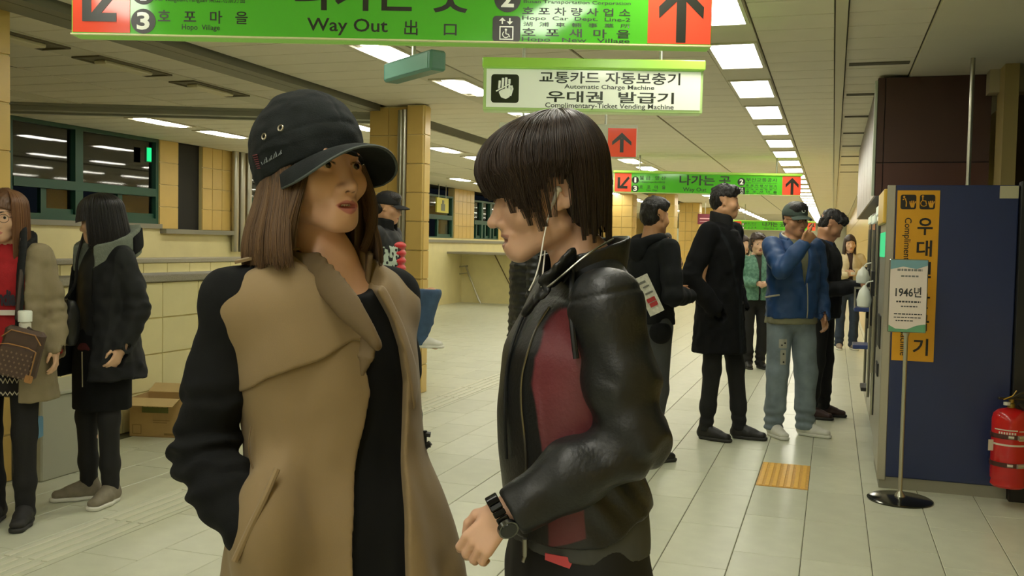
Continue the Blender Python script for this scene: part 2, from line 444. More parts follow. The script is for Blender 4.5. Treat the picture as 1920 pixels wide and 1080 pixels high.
# small wall notice on it
e = empty('wall_notice', (-4.40, 3.70, 1.70), 0, 'white framed notice with dark edge on the yellow column by the woman in red', 'notice')
MB().box((-.12, -.012, -.17), (.03, 0, .12), .003).build('board', M_white, e); MB().box((-.105, -.014, -.155), (.012, -.012, .0), 0).build('print', mat('navy_print', '2f3550', .6), e)

# ---- walls
def wall(name, lo, hi, m): return struct(MB().box(lo, hi).build(name, m))
wl = wall('wall_left', (-8.45, -20, -3), (-8.3, 48, 1.50), M_cream)
wlu = []
def yl(u, v=420): return at_x(u, v, -8.3).y
# upper left wall: solid pieces between the windows
solid = [(-20, yl(16)), (yl(298), yl(333)), (yl(378), yl(432)), (yl(851), yl(888)), (yl(935), 48)]
wu = struct(empty('wall_left_upper'));
for k, (ya, yb) in enumerate(solid):
    p = MB().box((-8.45, ya, 1.50), (-8.3, yb, ZC)).build('pier', M_grout if k in (1, 2, 3) else M_yel, wu)
    if k in (1, 2, 3): tile_face(wu, (-8.3, ya, 1.5), (0, 1, 0), (1, 0, 0), yb-ya, ZC-1.5, .26, .26, M_yel)
MB().box((-8.52, yl(16), 1.50), (-8.26, yl(300), 1.56)).box((-8.5, yl(300), 1.44), (-8.2, yl(433), 1.5)).box((-8.52, yl(455), 1.40), (-8.26, 40, 1.46)).build('sill', mat('grey_sill', '8b8877', .5), wu)
def window(idx, ya, yb, z0, z1, split, trans, label=None):
    """Green framed window in the left wall; split = mullion positions (0..1), trans = height of the transom."""
    e = struct(empty('window_%d' % idx, (-8.36, ya, z0))); L_, Hh = yb-ya, z1-z0
    f = MB(); t = .07
    f.box((-.06, 0, 0), (.05, t, Hh)); f.box((-.06, L_-t, 0), (.05, L_, Hh)); f.box((-.06, t, 0), (.05, L_-t, t)); f.box((-.06, t, Hh-t*.6), (.05, L_-t, Hh))
    f.build('frame', M_green, e)
    q = MB()
    for s in split: q.box((-.05, L_*s-.06, t), (.055, L_*s+.06, Hh-t*.6))
    q.build('mullion', M_green, e)
    MB().box((-.05, t, trans-.05), (.06, L_-t, trans+.05)).build('transom', M_green, e)
    edges = [0]+list(split)+[1]
    for a, b in zip(edges[:-1], edges[1:]):
        ya_, yb_ = a*L_+.05, b*L_-.05
        MB().box((-.012, ya_, trans+.04), (-.006, yb_, Hh-.04)).build('pane', M_glass, e)
        m_ = (ya_+yb_)/2
        MB().box((-.012, m_, .07), (-.006, yb_, trans-.04)).build('pane', M_glass, e)
        s_ = MB(); s_.box((-.03, m_-.03, .07), (.02, m_+.05, trans-.05)); s_.box((-.03, m_+.05, .07), (.02, yb_, .13)); s_.build('sash', M_green, e)
    return e
window(1, yl(16), yl(300), 1.56, ZC-.0, (.42,), .40)
window(2, yl(455), yl(850), 1.46, ZC-.2, (.2, .4, .6, .8), .5)
window(3, yl(888), yl(936), 1.46, ZC-.2, (.33, .66), .45)
MB().box((-8.5, yl(333), 1.5), (-8.35, yl(378), ZC)).build('door_1', M_dark); struct(bpy.data.objects['door_1'])  # near-black slab: the darkness of the opening is put into its colour
wpipe = MB(); ym = (yl(433)+yl(455))/2
for dy in (-.16, .0, .17): wpipe.tube([(-8.22, ym+dy, 1.2), (-8.22, ym+dy, ZC)], .05, 12)
tag(wpipe.build('steel_pipes', M_steel, None, True), 'three upright steel pipes beside the yellow wall pier, left of the capped woman', 'pipe')
MB().box((-8.5, yl(433), 1.2), (-8.3, yl(455), ZC)).build('pier', M_yel, wu)
# small green box that glows at the window edge, street lamp outside
p = at_x(279, 290, -8.27)
e = empty('green_glow_box', p, 0, 'small glowing green box at the edge of the green window', 'sign')
MB().box((-.02, -.05, -.095), (.0, .05, .095)).build('case', M_green, e); MB().box((0, -.035, -.085), (.012, .035, .085)).build('lit_face', emitter('glow_green', (.02, 1, .25), 1.1), e)
p = at_x(225, 383, -9.6)
e = empty('street_lamp', (p.x, p.y, -3), 0, 'small orange street lamp shining outside the green window', 'lamp')
MB().tube([(0, 0, 0), (0, 0, p.z+3)], .03, 8).build('post', M_black, e); MB().ball((0, 0, p.z+3.02), .05).build('bulb', emitter('orange_bulb', (1, .35, .06), 14), e)

wall('wall_right', (1.30, -20, 0), (1.5, 48, ZC), mat('yellow_wall', 'cbb268', .4, noise=.05, nscale=3))
wall('wall_end', (-9, 46.5, 0), (3.2, 46.8, ZC), mat('end_wall', 'c9c8ae', .6))
wall('wall_back', (-9, -20.2, 0), (3.2, -20.0, ZC), mat('back_wall', 'b8a878', .6))
# right wall beyond the machines
we = struct(MB().box((.56, 13.2, 0), (1.3, 46, ZC)).build('wall_right_far', M_grout))
tile_face(we, (.56, 13.2, 0), (0, 1, 0), (-1, 0, 0), 33, ZC, .5, .53, M_yel)

# ---- parapets round the stairs
def parapet(name, lo, hi, label, m, tiles=True, capdrop=0.0):
    e = empty(name, ((lo[0]+hi[0])/2, (lo[1]+hi[1])/2, lo[2]), 0, label, 'parapet'); c = e.location
    L0 = Vector(lo)-c; L1 = Vector(hi)-c
    MB().box(L0, L1).build('body', M_grout, e)
    MB().box((L0.x-.04, L0.y-.02, L1.z), (L1.x+.04, L1.y+.02, L1.z+.055), .008).build('coping', M_stone, e)
    if tiles:
        tile_face(e, (L1.x, L0.y, L0.z), (0, 1, 0), (1, 0, 0), L1.y-L0.y, L1.z-L0.z, .42, .25, m, maxn=140)
        tile_face(e, (L0.x, L0.y, L0.z), (1, 0, 0), (0, -1, 0), L1.x-L0.x, L1.z-L0.z, .3, .25, m, maxn=140)
    return e
parapet('stair_parapet', (-4.95, 4.25, 0), (-4.72, 8.45, 1.06), 'cream tiled parapet with granite coping behind the cardboard box', M_cream)
parapet('stair_parapet', (-7.68, 2.0, -1.2), (-7.5, 11.6, 1.09), 'far parapet of the stairwell with granite coping, under the green window', M_cream)
# ---- far stair enclosure between the two people in front
ys = 21.1; xa = at_y(806, 560, ys).x; xb = at_y(968, 560, ys).x
e = empty('stair_enclosure', (xa, ys, 0), 0, 'far cream stair enclosure with brown end panel and handrail, between the two people in front', 'stair wall')
W_ = xb-xa; hz = at_y(880, 476, ys).z
MB().box((0, 0, 0), (W_+1.2, .15, hz)).build('wall_panel', M_cream, e)
MB().box((-.02, -.9, 0), (.40, .02, hz), .01).build('end_panel', mat('brown_panel', '7d6848', .45), e)
MB().box((-.05, -.92, hz), (W_+1.2, .2, hz+.05), .008).build('coping', M_stone, e)
MB().box((.08, -.915, hz-.35), (.2, -.9, hz-.22)).build('red_display', emitter('red_led', (1, .05, .05), 1.2), e)
h = MB(); h.tube([(.55, -.12, .8), (.95, -.12, .86), (1.30, -.12, .05)], .022, 8); h.tube([(.7, -.12, .66), (1.0, -.12, .70), (1.34, -.12, .0)], .018, 8); h.tube([(.95, -.12, .86), (.95, 0, .86)], .015, 6)
h.build('handrail', M_steel, e, True)
MB().tube([(1.62, -.01, hz), (2.25, -.01, .02)], .012, 6).build('stair_edge', mat('brown_line', '6d5c3d', .6), e)
p = at_y(803, 468, 19.6)
e = empty('globe_lamp', (p.x, p.y, 0), 0, 'small round white globe lamp on a post beside the far stair wall', 'lamp')
MB().tube([(0, 0, 0), (0, 0, p.z)], .025, 8).build('post', M_steel, e); MB().ball((0, 0, p.z), .07, 14, 10).build('globe', emitter('globe_glow', (1, .95, .8), 3.5), e, True)
# low wall seen between / behind the two main people, continuing the far parapet line
p0 = at_y(835, 478, 24)
parapet('stair_parapet', (-8.0, 24.2, 0), (-4.4, 24.4, 1.10), 'most distant cream parapet with pale coping, behind the stair enclosure', M_cream, True)
# yellow hanging notice before the far window
p = at_x(828, 385, -8.1)
e = empty('hanging_notice', p, 0, 'yellow hanging notice with a grey pictogram before the far green window', 'sign')
MB().box((0, -.33, -.16), (.03, .33, .16)).build('board', mat('notice_yellow', 'c9c04a', .5), e)
MB().box((.03, -.1, -.12), (.034, .12, .03)).box((.03, -.04, .03), (.034, .06, .11)).build('pictogram', mat('notice_grey', '70745c', .6), e)
MB().tube([(.015, -.2, .16), (.015, -.2, ZC-p.z)], .008, 6).tube([(.015, .2, .16), (.015, .2, ZC-p.z)], .008, 6).build('rod', M_steel, e)
# glass board and maroon sign down the concourse
p = at_z(1272, 548, 0); 
e = empty('glass_board', (p.x, p.y, 0), .3, 'upright pale glass board with a green sticker beside a far column', 'board')
sc_ = (p-CAMP).length/FPX
MB().box((-12*sc_, -.02, .12), (12*sc_, .02, 118*sc_), .01).build('glass_panel', mat('pale_glass', 'cfd6c6', .2, alpha=.75), e)
MB().box((-13*sc_, -.03, 0), (-11*sc_, .03, 120*sc_)).box((11*sc_, -.03, 0), (13*sc_, .03, 120*sc_)).build('frame', M_steel, e)
MB().box((-6*sc_, -.026, 28*sc_), (6*sc_, -.021, 50*sc_)).build('sticker', mat('sticker_green', '7cc04a', .5), e)
p = at_d(1322, 411, 26)
e = empty('maroon_sign', p, YAW, 'small maroon hanging sign behind the head of the man in the long black coat', 'sign')
MB().box((-.20, -.03, -.14), (.20, .03, .14), .01).build('board', mat('maroon', '7b2a3e', .5), e); MB().tube([(0, 0, .14), (0, 0, ZC-p.z)], .012, 6).build('rod', M_steel, e)
MB().box((-.15, -.034, .0), (.15, -.03, .03)).box((-.15, -.034, -.07), (.08, -.03, -.05)).build('lettering', mat('pale_rose', 'd9aab0', .6), e)

# ---- grey bench-like box beside the women, cardboard box
e = empty('grey_cabinet', (-4.36, 4.85, 0), 0, 'low light grey metal cabinet with plain side behind the two women', 'cabinet')
MB().box((-.2, -.62, .0), (.19, .0, .48), .008).build('body', mat('cabinet_grey', 'a9aa98', .45, noise=.03, nscale=3), e)
MB().box((-.21, -.62, .48), (.205, .005, .5), .004).build('top', mat('cabinet_top', 'b3b4a3', .4), e)
M_card = mat('cardboard', 'b59560', .8, noise=.06, nscale=12); M_card2 = mat('cardboard_inner', 'c9ae7a', .85, noise=.05, nscale=10)
p = at_z(285, 815)
e = empty('cardboard_box', (p.x+.08, p.y-.06, 0), math.radians(13), 'brown cardboard box with open flaps on the floor by the cream parapet', 'box')
bw = .19; bh = .27
b = MB(); b.box((-bw, 0, 0), (bw+.12, .008, bh)); b.box((-bw, .27, 0), (bw+.12, .278, bh)); b.box((-bw, .008, 0), (-bw+.006, .27, bh)); b.box((bw+.114, .008, 0), (bw+.12, .27, bh)); b.box((-bw, 0, 0), (bw+.12, .278, .006))
b.build('carton', M_card, e)
fl_ = MB(); fl_.box((-bw, -.12, 0), (bw-.02, 0, .004), rot=Matrix.Rotation(math.radians(18), 3, 'X'), at=(0, 0, bh)); fl_.build('flap', M_card2, e)
fl_ = MB(); fl_.box((-bw, 0, 0), (bw+.1, .12, .004), rot=Matrix.Rotation(math.radians(24), 3, 'X'), at=(0, .278, bh)); fl_.build('flap', M_card2, e)
fl_ = MB(); fl_.box((0, 0.01, 0), (.1, .27, .004), rot=Matrix.Rotation(math.radians(-10), 3, 'Y'), at=(bw+.12, 0, bh)); fl_.build('flap', M_card2, e)
MB().box((-bw+.09, -.0015, bh-.10), (bw-.10, 0, bh-.03)).build('printed_label', mat('box_green_print', '6f7440', .8), e)
lettering('=====', (-bw+.1, bw-.11, bh-.06, bh-.045), e, M_card2, y=-.002)
l_ = MB()
for a0, b0, a1, b1 in ((-bw+.02, .02, -bw+.085, .024), (-bw+.02, .08, -bw+.085, .084), (-bw+.02, .02, -bw+.024, .084), (-bw+.081, .02, -bw+.085, .084), (.06, .015, .15, .03), (-.02, .115, .1, .12), (-.02, .1, .08, .104)):
    l_.box((a0, -.0014, b0), (a1, 0, b1))
l_.build('printed_marks', mat('box_brown_print', '8a6f3f', .8), e)

# ================================================================== SIGNS
M_sg = mat('sign_green', '4fae2c', .08, emit=.22, spec=.6)
M_sgl = mat('sign_green_edge', '9fd552', .25, emit=.15)
M_sr = mat('sign_red', 'e8543a', .1, emit=.15)
M_sk = mat('sign_black', '2f322a', .3)
M_sw = mat('sign_white', 'e9eedb', .1, emit=.22)
M_rod = mat('rod_steel', 'a5a898', .35, metal=.8)
def arrow_up(cx, cz, hw, top, bot, sw, hh=None):
    """Outline of a wide-headed upward arrow centred on cx."""
    hh = hh or hw
    return [[(cx-sw, bot), (cx+sw, bot), (cx+sw, top-hh*.2), (cx-sw, top-hh*.2)],
            [(cx, top), (cx-hw, top-hh), (cx-hw+sw*.1, top-hh-sw*2.4), (cx, top-sw*2.6)],
            [(cx, top), (cx, top-sw*2.6), (cx+hw-sw*.1, top-hh-sw*2.4), (cx+hw, top-hh)]]
def polys(parent, name, outs, m, y=-.002, th=.0015):
    b = MB()
    for k, o in enumerate(outs): b.poly([(x, z) for x, z in o], th, at=y-th-.00012*k)
    return b.build(name, m, parent)
def disc(cx, cz, r, n=28): return [(cx+r*math.cos(2*PI*k/n), cz+r*math.sin(2*PI*k/n)) for k in range(n)]
def rrect(x0, x1, z0, z1, r, n=5):
    out = []
    for cx, cz, a0 in ((x1-r, z1-r, 0), (x0+r, z1-r, 90), (x0+r, z0+r, 180), (x1-r, z0+r, 270)):
        for k in range(n+1):
            a = math.radians(a0+90*k/n); out.append((cx+r*math.cos(a), cz+r*math.sin(a)))
    return out
def way_out_sign(u, v, d, scale, rz, label, far=False):
    p = at_d(u, v, d); s = scale/1199
    e = empty('way_out_sign', p, rz, label, 'sign', 'green way out signs')
    X = lambda q: (q-733.5)*s
    Z = lambda q: (77-q)*s
    top = Z(-51)
    MB().box((X(134), .0, 0), (X(1333), .09, top), .004).build('case', M_sgl, e)
    MB().box((X(138), -.004, Z(73)), (X(1329), 0, Z(-47))).build('green_panel', M_sg, e)
    MB().box((X(128), -.03, top-.004), (X(1339), .12, top+.025), .004).build('hood', M_sgl, e)
    MB().box((X(134), -.010, .0), (X(1333), .09, Z(74)), .001).build('lower_rim', mat('cream_rim', 'd7dca0', .4, emit=.1), e)
    MB().box((X(138), -.0065, Z(72)), (X(245), -.004, Z(-46))).build('red_panel', M_sr, e)
    MB().box((X(1213), -.0065, Z(72)), (X(1331), -.004, Z(-46))).build('red_panel', M_sr, e)
    # arrows
    polys(e, 'arrow', [[(X(156), Z(52)), (X(156), Z(-20)), (X(173), Z(-20)), (X(173), Z(36))][::-1],
                       [(X(157), Z(52)), (X(157), Z(36)), (X(220), Z(36)), (X(220), Z(52))][::-1],
                       [(X(172), Z(38)), (X(182), Z(48)), (X(234), Z(-14)), (X(224), Z(-26))]], M_sk, -.0065)
    polys(e, 'arrow', arrow_up(X(1275), 0, 42*s, Z(-38), Z(70), 9*s), M_sk, -.0065)
    for c, t in (((270, -4), '1'), ((270, 50), '3'), ((950, -5), '2')):
        polys(e, 'number_disc', [disc(X(c[0]), Z(c[1]), (23 if t != '2' else 25)*s)], M_sk, -.0045)
        wdt = 6 if t == '1' else 12
        lettering(t, (X(c[0]-wdt), X(c[0]+wdt), Z(c[1]+16), Z(c[1]-17)), e, M_sw, .03, -.0075)
    polys(e, 'lift_symbol', [rrect(X(923), X(975), Z(75), Z(27), 7*s)], M_sk, -.0045)
    w_ = MB()
    for a0, a1, b0, b1 in ((936, 962, 46, 48), (936, 962, 69, 71), (936, 938, 46, 71), (960, 962, 46, 71)): w_.box((X(a0), -.008, Z(b1)), (X(a1), -.006, Z(b0)))
    for cx, up in ((941, 1), (955, -1)):
        w_.box((X(cx-1.3), -.008, Z(42)), (X(cx+1.3), -.006, Z(31)))
        tip = 30 if up > 0 else 43; bs = 36 if up > 0 else 37
        a = [(X(cx), Z(tip)), (X(cx-6), Z(bs)), (X(cx+6), Z(bs))]
        w_.poly(a if up > 0 else a[::-1], .002, at=-.008)
    w_.poly(disc(X(948), Z(52.5), 2.2*s, 10), .002, at=-.008); w_.tube([(X(948), -.007, Z(55)), (X(948), -.007, Z(60)), (X(953), -.007, Z(61)), (X(955), -.007, Z(66))], 1.1*s, 5)
    w_.tube([(X(948+6*math.cos(q)), -.007, Z(61-6*math.sin(q))) for q in np.linspace(2.2, 5.6, 9)], .9*s, 5)
    w_.build('lift_pictogram', M_sw, e)
    T = lambda t, x0, x1, y0, y1, b=.006: lettering(t, (X(x0), X(x1), Z(y1), Z(y0)), e, M_sk, b, -.0055)
    T('나가는 곳', 553, 880, -42, 23, .022); T('Way Out', 576, 727, 37, 69, .012); T('出', 758, 783, 38, 66, .01); T('口', 832, 856, 44, 65, .012)
    T('물 금 . 양 산', 297, 465, -32, -6, .012); T('For Mulgeum,Yangsan 梁山.勿禁方面', 293, 460, 1, 15)
    T('호   포   마   을', 297, 465, 28, 52, .014); T('Hopo  Village', 342, 413, 54, 67, .012)
    T('Busan Transportation Corporation', 980, 1180, -4, 4); T('부산교통공사', 980, 1180, -32, -8, .01)
    T('호 포 차 량 사 업 소', 978, 1180, 9, 24, .014); T('Hopo  Car  Dept.  Line-2', 978, 1180, 26, 35, .01); T('湖  浦  車  輛  事  業  所', 980, 1180, 37, 45)
    T('호  포  새  마  을', 978, 1180, 48, 64, .014); T('Hopo   New   Village', 978, 1180, 65, 75, .01)
    r = MB()
    for q in (300, 1180): r.tube([(X(q), .045, top), (X(q), .045, ZC-p.z)], .011, 8)
    r.build('rod', M_rod, e)
    return e
way_out_sign(733.5, 77, 3.9, 2.6, YAW-.0, 'large green way out sign overhead, cut by the top of the photo')
way_out_sign(1326, 364, 13.2, 2.57, YAW+.0, 'green way out sign hanging above the standing men, second nearest')
way_out_sign(1452, 432, 27, 2.3, YAW, 'small most distant green way out sign behind the man in the blue jacket')

# white ticket machine sign
p = at_d(1110.5, 210, 5.2); s = 411/1800*5.2/411
e = empty('ticket_machine_sign', p, YAW-.02, 'white hanging sign with green hood and hand pictogram above the person with earphones', 'sign')
X = lambda q: (q-1110.5)*s
Z = lambda q: (210-q)*s
MB().box((X(905), 0, 0), (X(1316), .10, Z(116)), .004).build('case', mat('sign_case_pale', 'b9d98c', .3, emit=.1), e)
MB().box((X(911), -.006, Z(204)), (X(1311), 0, Z(133))).build('white_panel', M_sw, e)
MB().box((X(903), -.035, Z(131)), (X(1318), .12, Z(113)), .005).build('hood', M_sgl, e)
polys(e, 'symbol_tile', [rrect(X(920), X(972), Z(196), Z(143), 6*s)], M_sk, -.006)
w_ = MB()
for k, (x, t) in enumerate(((936, 155), (942, 150), (948, 149), (954, 152))): w_.tube([(X(x), -.0085, Z(t)), (X(x-1+k*.4), -.0085, Z(170))], 2.2*s, 6)
w_.poly([(X(935), Z(178)), (X(939), Z(186)), (X(948), Z(189)), (X(955), Z(185)), (X(957), Z(176)), (X(957), Z(168)), (X(935), Z(172))], .002, at=-.010)
w_.tube([(X(956), -.0085, Z(183)), (X(960), -.0085, Z(170)), (X(958), -.0085, Z(164))], 2.0*s, 6)
w_.build('hand', M_sw, e)
polys(e, 'ticket', [[(X(927), Z(174)), (X(929), Z(178)), (X(957), Z(163)), (X(955), Z(158.5))]], mat('ticket_dark', '3a3b34', .4), -.0105, .002)
polys(e, 'ticket_face', [[(X(929), Z(174)), (X(930), Z(176)), (X(955.5), Z(162)), (X(954.5), Z(160))]], M_sw, -.0127, .001)
T = lambda t, x0, x1, y0, y1, b=.006: lettering(t, (X(x0), X(x1), Z(y1), Z(y0)), e, M_sk, b, -.0072)
T('교통카드 자동보충기', 1010, 1273, 136, 158, .016); T('Automatic Charge Machine', 1057, 1225, 159.5, 170, .012)
T('우대권  발급기', 1024, 1262, 172, 193, .018); T('Complimentary-Ticket Vending Machine', 1022, 1262, 194, 206, .01)
r = MB()
for q in (980, 1238): r.tube([(X(q), .05, Z(116)), (X(q), .05, ZC-p.z)], .008, 8)
r.build('rod', M_rod, e)
# red arrow sign
p = at_d(1064, 293, 7.2); s = 7.2/1800
e = empty('arrow_sign', p, YAW, 'pale hanging sign with black up arrow on red, beside the dark short hair', 'sign')
X = lambda q: (q-1064)*s
Z = lambda q: (293-q)*s
MB().box((X(935), 0, 0), (X(1194), .07, Z(232)), .004).build('case', mat('sign_case_grey', 'c7cbae', .35, emit=.04), e)
MB().box((X(1139), -.006, Z(292)), (X(1192), 0, Z(239))).build('red_panel', M_sr, e)
polys(e, 'arrow', [[(X(1161.5), Z(284)), (X(1168.5), Z(284)), (X(1168.5), Z(258)), (X(1161.5), Z(258))], [(X(1165), Z(247)), (X(1147), Z(264)), (X(1147), Z(271)), (X(1165), Z(257))], [(X(1165), Z(247)), (X(1165), Z(257)), (X(1183), Z(271)), (X(1183), Z(264))]], M_sk, -.006)
r = MB()
for q in (980, 1135): r.tube([(X(q), .035, Z(232)), (X(q), .035, ZC-p.z)], .009, 8)
r.build('rod', M_rod, e)
# teal exit light box hung along the concourse
a_, b_ = at_d(733, 112, 5.6), at_d(822, 142, 5.15)
c_ = (a_+b_)/2; d_ = b_-a_
e = empty('exit_light', (c_.x, c_.y, c_.z), math.atan2(d_.y, d_.x), 'teal hanging exit light box seen from below between two ceiling lamps', 'light')
hl = math.hypot(d_.x, d_.y)/2
MB().box((-hl, -.05, -.055), (hl, .05, .055), .012).build('case', mat('teal_case', '5f8f80', .35), e)
MB().box((-hl+.03, -.0525, -.04), (hl-.03, -.05, .04), 0).build('face', mat('teal_face', '79a896', .3), e)
MB().tube([(0, 0, .05), (0, 0, ZC-c_.z)], .012, 8).build('rod', M_rod, e)

# ================================================================== MACHINES AND THE RIGHT SIDE
M_navy = mat('navy_panel', '27345c', .35, noise=.03, nscale=5)
M_alu = mat('aluminium', 'b5b1a0', .35, metal=.6)
YM = 6.0; zt = at_y(1700, 347, YM).z; xr = at_y(1897, 700, YM).x
e = empty('ticket_machine', (.30, YM, 0), 0, 'navy blue ticket machine with tall yellow label on its side', 'machine')
Wd = xr-.30
MB().box((.03, 0, .07), (Wd, .72, zt), .006).build('body', M_navy, e)
MB().box((.0, .01, .0), (Wd, .70, .07)).build('plinth', mat('plinth_grey', '8f8d7c', .5), e)
MB().box((-.012, -.004, .05), (.035, .012, zt), .004).build('corner_trim', M_alu, e)
f = MB(); f.box((-.01, .012, .08), (.03, .70, zt-.02), .004); f.build('front_door', M_alu, e)
MB().box((-.03, .02, zt-.22), (-.008, .69, zt-.02), .006).build('header_panel', mat('header_yellow', 'd9b24a', .35), e)
MB().box((-.016, .08, zt-.42), (-.01, .6, zt-.27), .002).build('screen', emitter('screen_green', (.1, .8, .3), .8), e)
MB().box((-.016, .2, .8), (-.01, .5, 1.0), .002).box((-.02, .3, .62), (-.01, .5, .7), .002).build('coin_panel', M_black, e)
MB().tube([(-.035, .66, .6), (-.035, .66, 1.1)], .01, 8).build('handle', M_steel, e)
def on_side(u, v):
    q = at_y(u, v, YM); return q.x-.30, q.z
x0, z1 = on_side(1683, 357); x1, _ = on_side(1763, 357); _, z0 = on_side(1712, 677)
lb = MB().box((x0, -.003, z0), (x1, 0, z1)).build('yellow_label', mat('label_yellow', 'e3a51f', .35, noise=.02), e)
lw = x1-x0; lh = z1-z0
def LX(f): return x0+lw*f
def LZ(f): return z0+lh*f           # f from the bottom
MKd = mat('label_black', '1d1c17', .45)
for a, b in ((.08, .45), (.53, .89)):
    polys(e, 'symbol_tile', [rrect(LX(a), LX(b), LZ(.89), LZ(.975), .012)], MKd, -.003)
MY = _mats['label_yellow']
w_ = MB()
for cx in (.36, .80):
    for k in range(4): w_.tube([(LX(cx-.05+.035*k), -.0062, LZ(.925)), (LX(cx-.06+.045*k), -.0062, LZ(.942-.004*abs(k-1.5)))], .0035, 5)
    w_.poly([(LX(cx-.07), LZ(.925)), (LX(cx-.03), LZ(.9)), (LX(cx+.04), LZ(.9)), (LX(cx+.06), LZ(.927))], .0015, at=-.0068)
w_.poly(disc(LX(.16), LZ(.962), .006, 10), .0015, at=-.0068); w_.tube([(LX(.13), -.006, LZ(.945)), (LX(.19), -.006, LZ(.952)), (LX(.22), -.006, LZ(.93)), (LX(.215), -.006, LZ(.905))], .0035, 5)
w_.poly(disc(LX(.60), LZ(.965), .006, 10), .0015, at=-.0068); w_.tube([(LX(.60), -.006, LZ(.96)), (LX(.60), -.006, LZ(.94)), (LX(.67), -.006, LZ(.938)), (LX(.69), -.006, LZ(.92))], .0035, 5)
w_.tube([(LX(.63)+.017*math.cos(q), -.006, LZ(.925)+.017*math.sin(q)) for q in np.linspace(2, 5.8, 10)], .0025, 5)
w_.build('pictogram', MY, e)
yy = .84
for ch, a, b in (('우', .74, .84), ('대', .615, .71), ('권', .49, .585), ('발', .31, .40), ('급', .18, .275), ('기', .035, .135)):
    lettering(ch, (LX(.50), LX(.86), LZ(a), LZ(b)), e, MKd, .02, -.004)
lettering('Complimentary-Ticket Vending Machine', (LX(.15), LX(.36), LZ(.03), LZ(.84)), e, MKd, .008, -.004, rot=-PI/2)
x2, z2 = on_side(1890, 348); x3, z3 = on_side(1914, 369)
MB().box((Wd-.10, -.003, zt-.075), (Wd-.005, 0, zt-.005)).build('paper_sticker', mat('paper_cream', 'c9c4a0', .7), e)
# three drink machines beyond it
for k, (ya, hh, lab) in enumerate(((6.80, 1.74, 'steel fronted vending machine with two plastic bags, next behind the navy machine'), (7.62, 1.70, 'vending machine with blue ledges on its front, third from the navy end panel'), (8.44, 1.72, 'last vending machine of the row, farthest from the navy end panel'))):
    q = empty('vending_machine', (.30, ya, 0), 0, lab, 'machine')
    MB().box((.02, 0, .06), (.84, .78, hh), .01).build('body', mat('machine_grey_%d' % k, ('8f9096', '6f7686', '7d8088')[k], .4), q)
    MB().box((.04, .02, 0), (.8, .76, .06)).build('plinth', M_black, q)
    MB().box((.0, .015, .12), (.02, .765, hh-.02), .004).build('door', M_alu, q)
    MB().box((-.008, .06, .75), (.0, .6, hh-.1), .002).build('display_glass', mat('display_glass', '39434a', .05, spec=.8), q)
    MB().box((-.012, .06, hh-.09), (.0, .72, hh-.03), .002).build('header_strip', mat('strip_pale', 'c7d3bd', .3, emit=.3), q)
    MB().box((-.03, .62, .85), (.0, .72, 1.25), .004).build('coin_panel', M_black, q)
    MB().tube([(-.02, .01, .3), (-.02, .01, hh-.15)], .011, 8).build('door_edge', M_steel, q)
    if k == 1:
        for z, ln in ((.92, .13), (.63, .13), (.30, .06)):
            MB().box((-ln, .30, z), (.0, .58, z+.03), .004).build('ledge', mat('ledge_blue', '33457d', .4) if z > .4 else M_black, q)
        for yw in (.31, .57): MB().tube([(-.125, yw, .95), (-.125, yw, 1.1), (0, yw, 1.1)], .006, 6).build('ledge_wire', M_steel, q)
M_bag = mat('plastic_bag', 'eef2e4', .4, alpha=.85)
for k, (u, v0, v1, yb) in enumerate(((1628, 500, 532, 7.55), (1637, 535, 577, 7.1))):
    pt = at_y(u, v0, yb); pb = at_y(u, v1, yb); x = .215
    h_ = pt.z-pb.z
    q = empty('plastic_bag', (x, yb, pt.z), 0, ('white plastic bag hanging on the machine front, farther and higher of the two', 'white plastic bag hanging on the machine front, nearer and lower of the two')[k], 'bag')
    MB().lathe([(.008, 0), (.02, -.02), (.035, -.25*h_), (.05, -.65*h_), (.045, -.95*h_), (.02, -h_)], n=12).build('sack', M_bag, q, True)
    MB().tube([(.0, 0, -.01), (.02, 0, .02), (.055, 0, .03)], .005, 6).build('loop', M_bag, q)

# brown cladding above the machines
M_brown = mat('brown_cladding', '4a322b', .28, noise=.05, nscale=3)
e = empty('machine_surround', (.27, 7.38, 1.79), 0, 'dark brown panelled surround above the machines, up to the ceiling', 'panel')
zs = at_y(1700, 305, 7.38).z - 1.79; hh = ZC-.022-1.79; x1 = at_y(1857, 250, 7.38).x-.27
MB().box((.01, .01, 0), (x1, 5.5, hh)).build('core', M_black, e)
for a, b in ((0, .045), (.05, x1)):
    MB().box((a, 0, zs+.003), (b, .012, hh), .002).build('panel', M_brown, e)
    MB().box((a, 0, 0), (b, .012, zs-.003), .002).build('panel', mat('brown_cladding_low', '55352c', .3, noise=.05, nscale=3), e)
for k in range(6): MB().box((-.004, .014+k*.9, 0), (.01, .9+k*.9, hh), .002).build('panel', M_brown, e)
MB().box((-.025, .0, .0), (-.004, .03, hh-.02), .003).build('pale_edge', mat('pale_edge', 'b9c4ae', .3), e)
p = at_y(1815, 345, 6.76)
tag(MB().tube([(p.x, 6.76, 0), (p.x, 6.76, ZC-.02)], .014, 12).build('steel_pole', M_steel, None, True), 'thin steel pole from machine top to ceiling before the brown panels', 'pole')
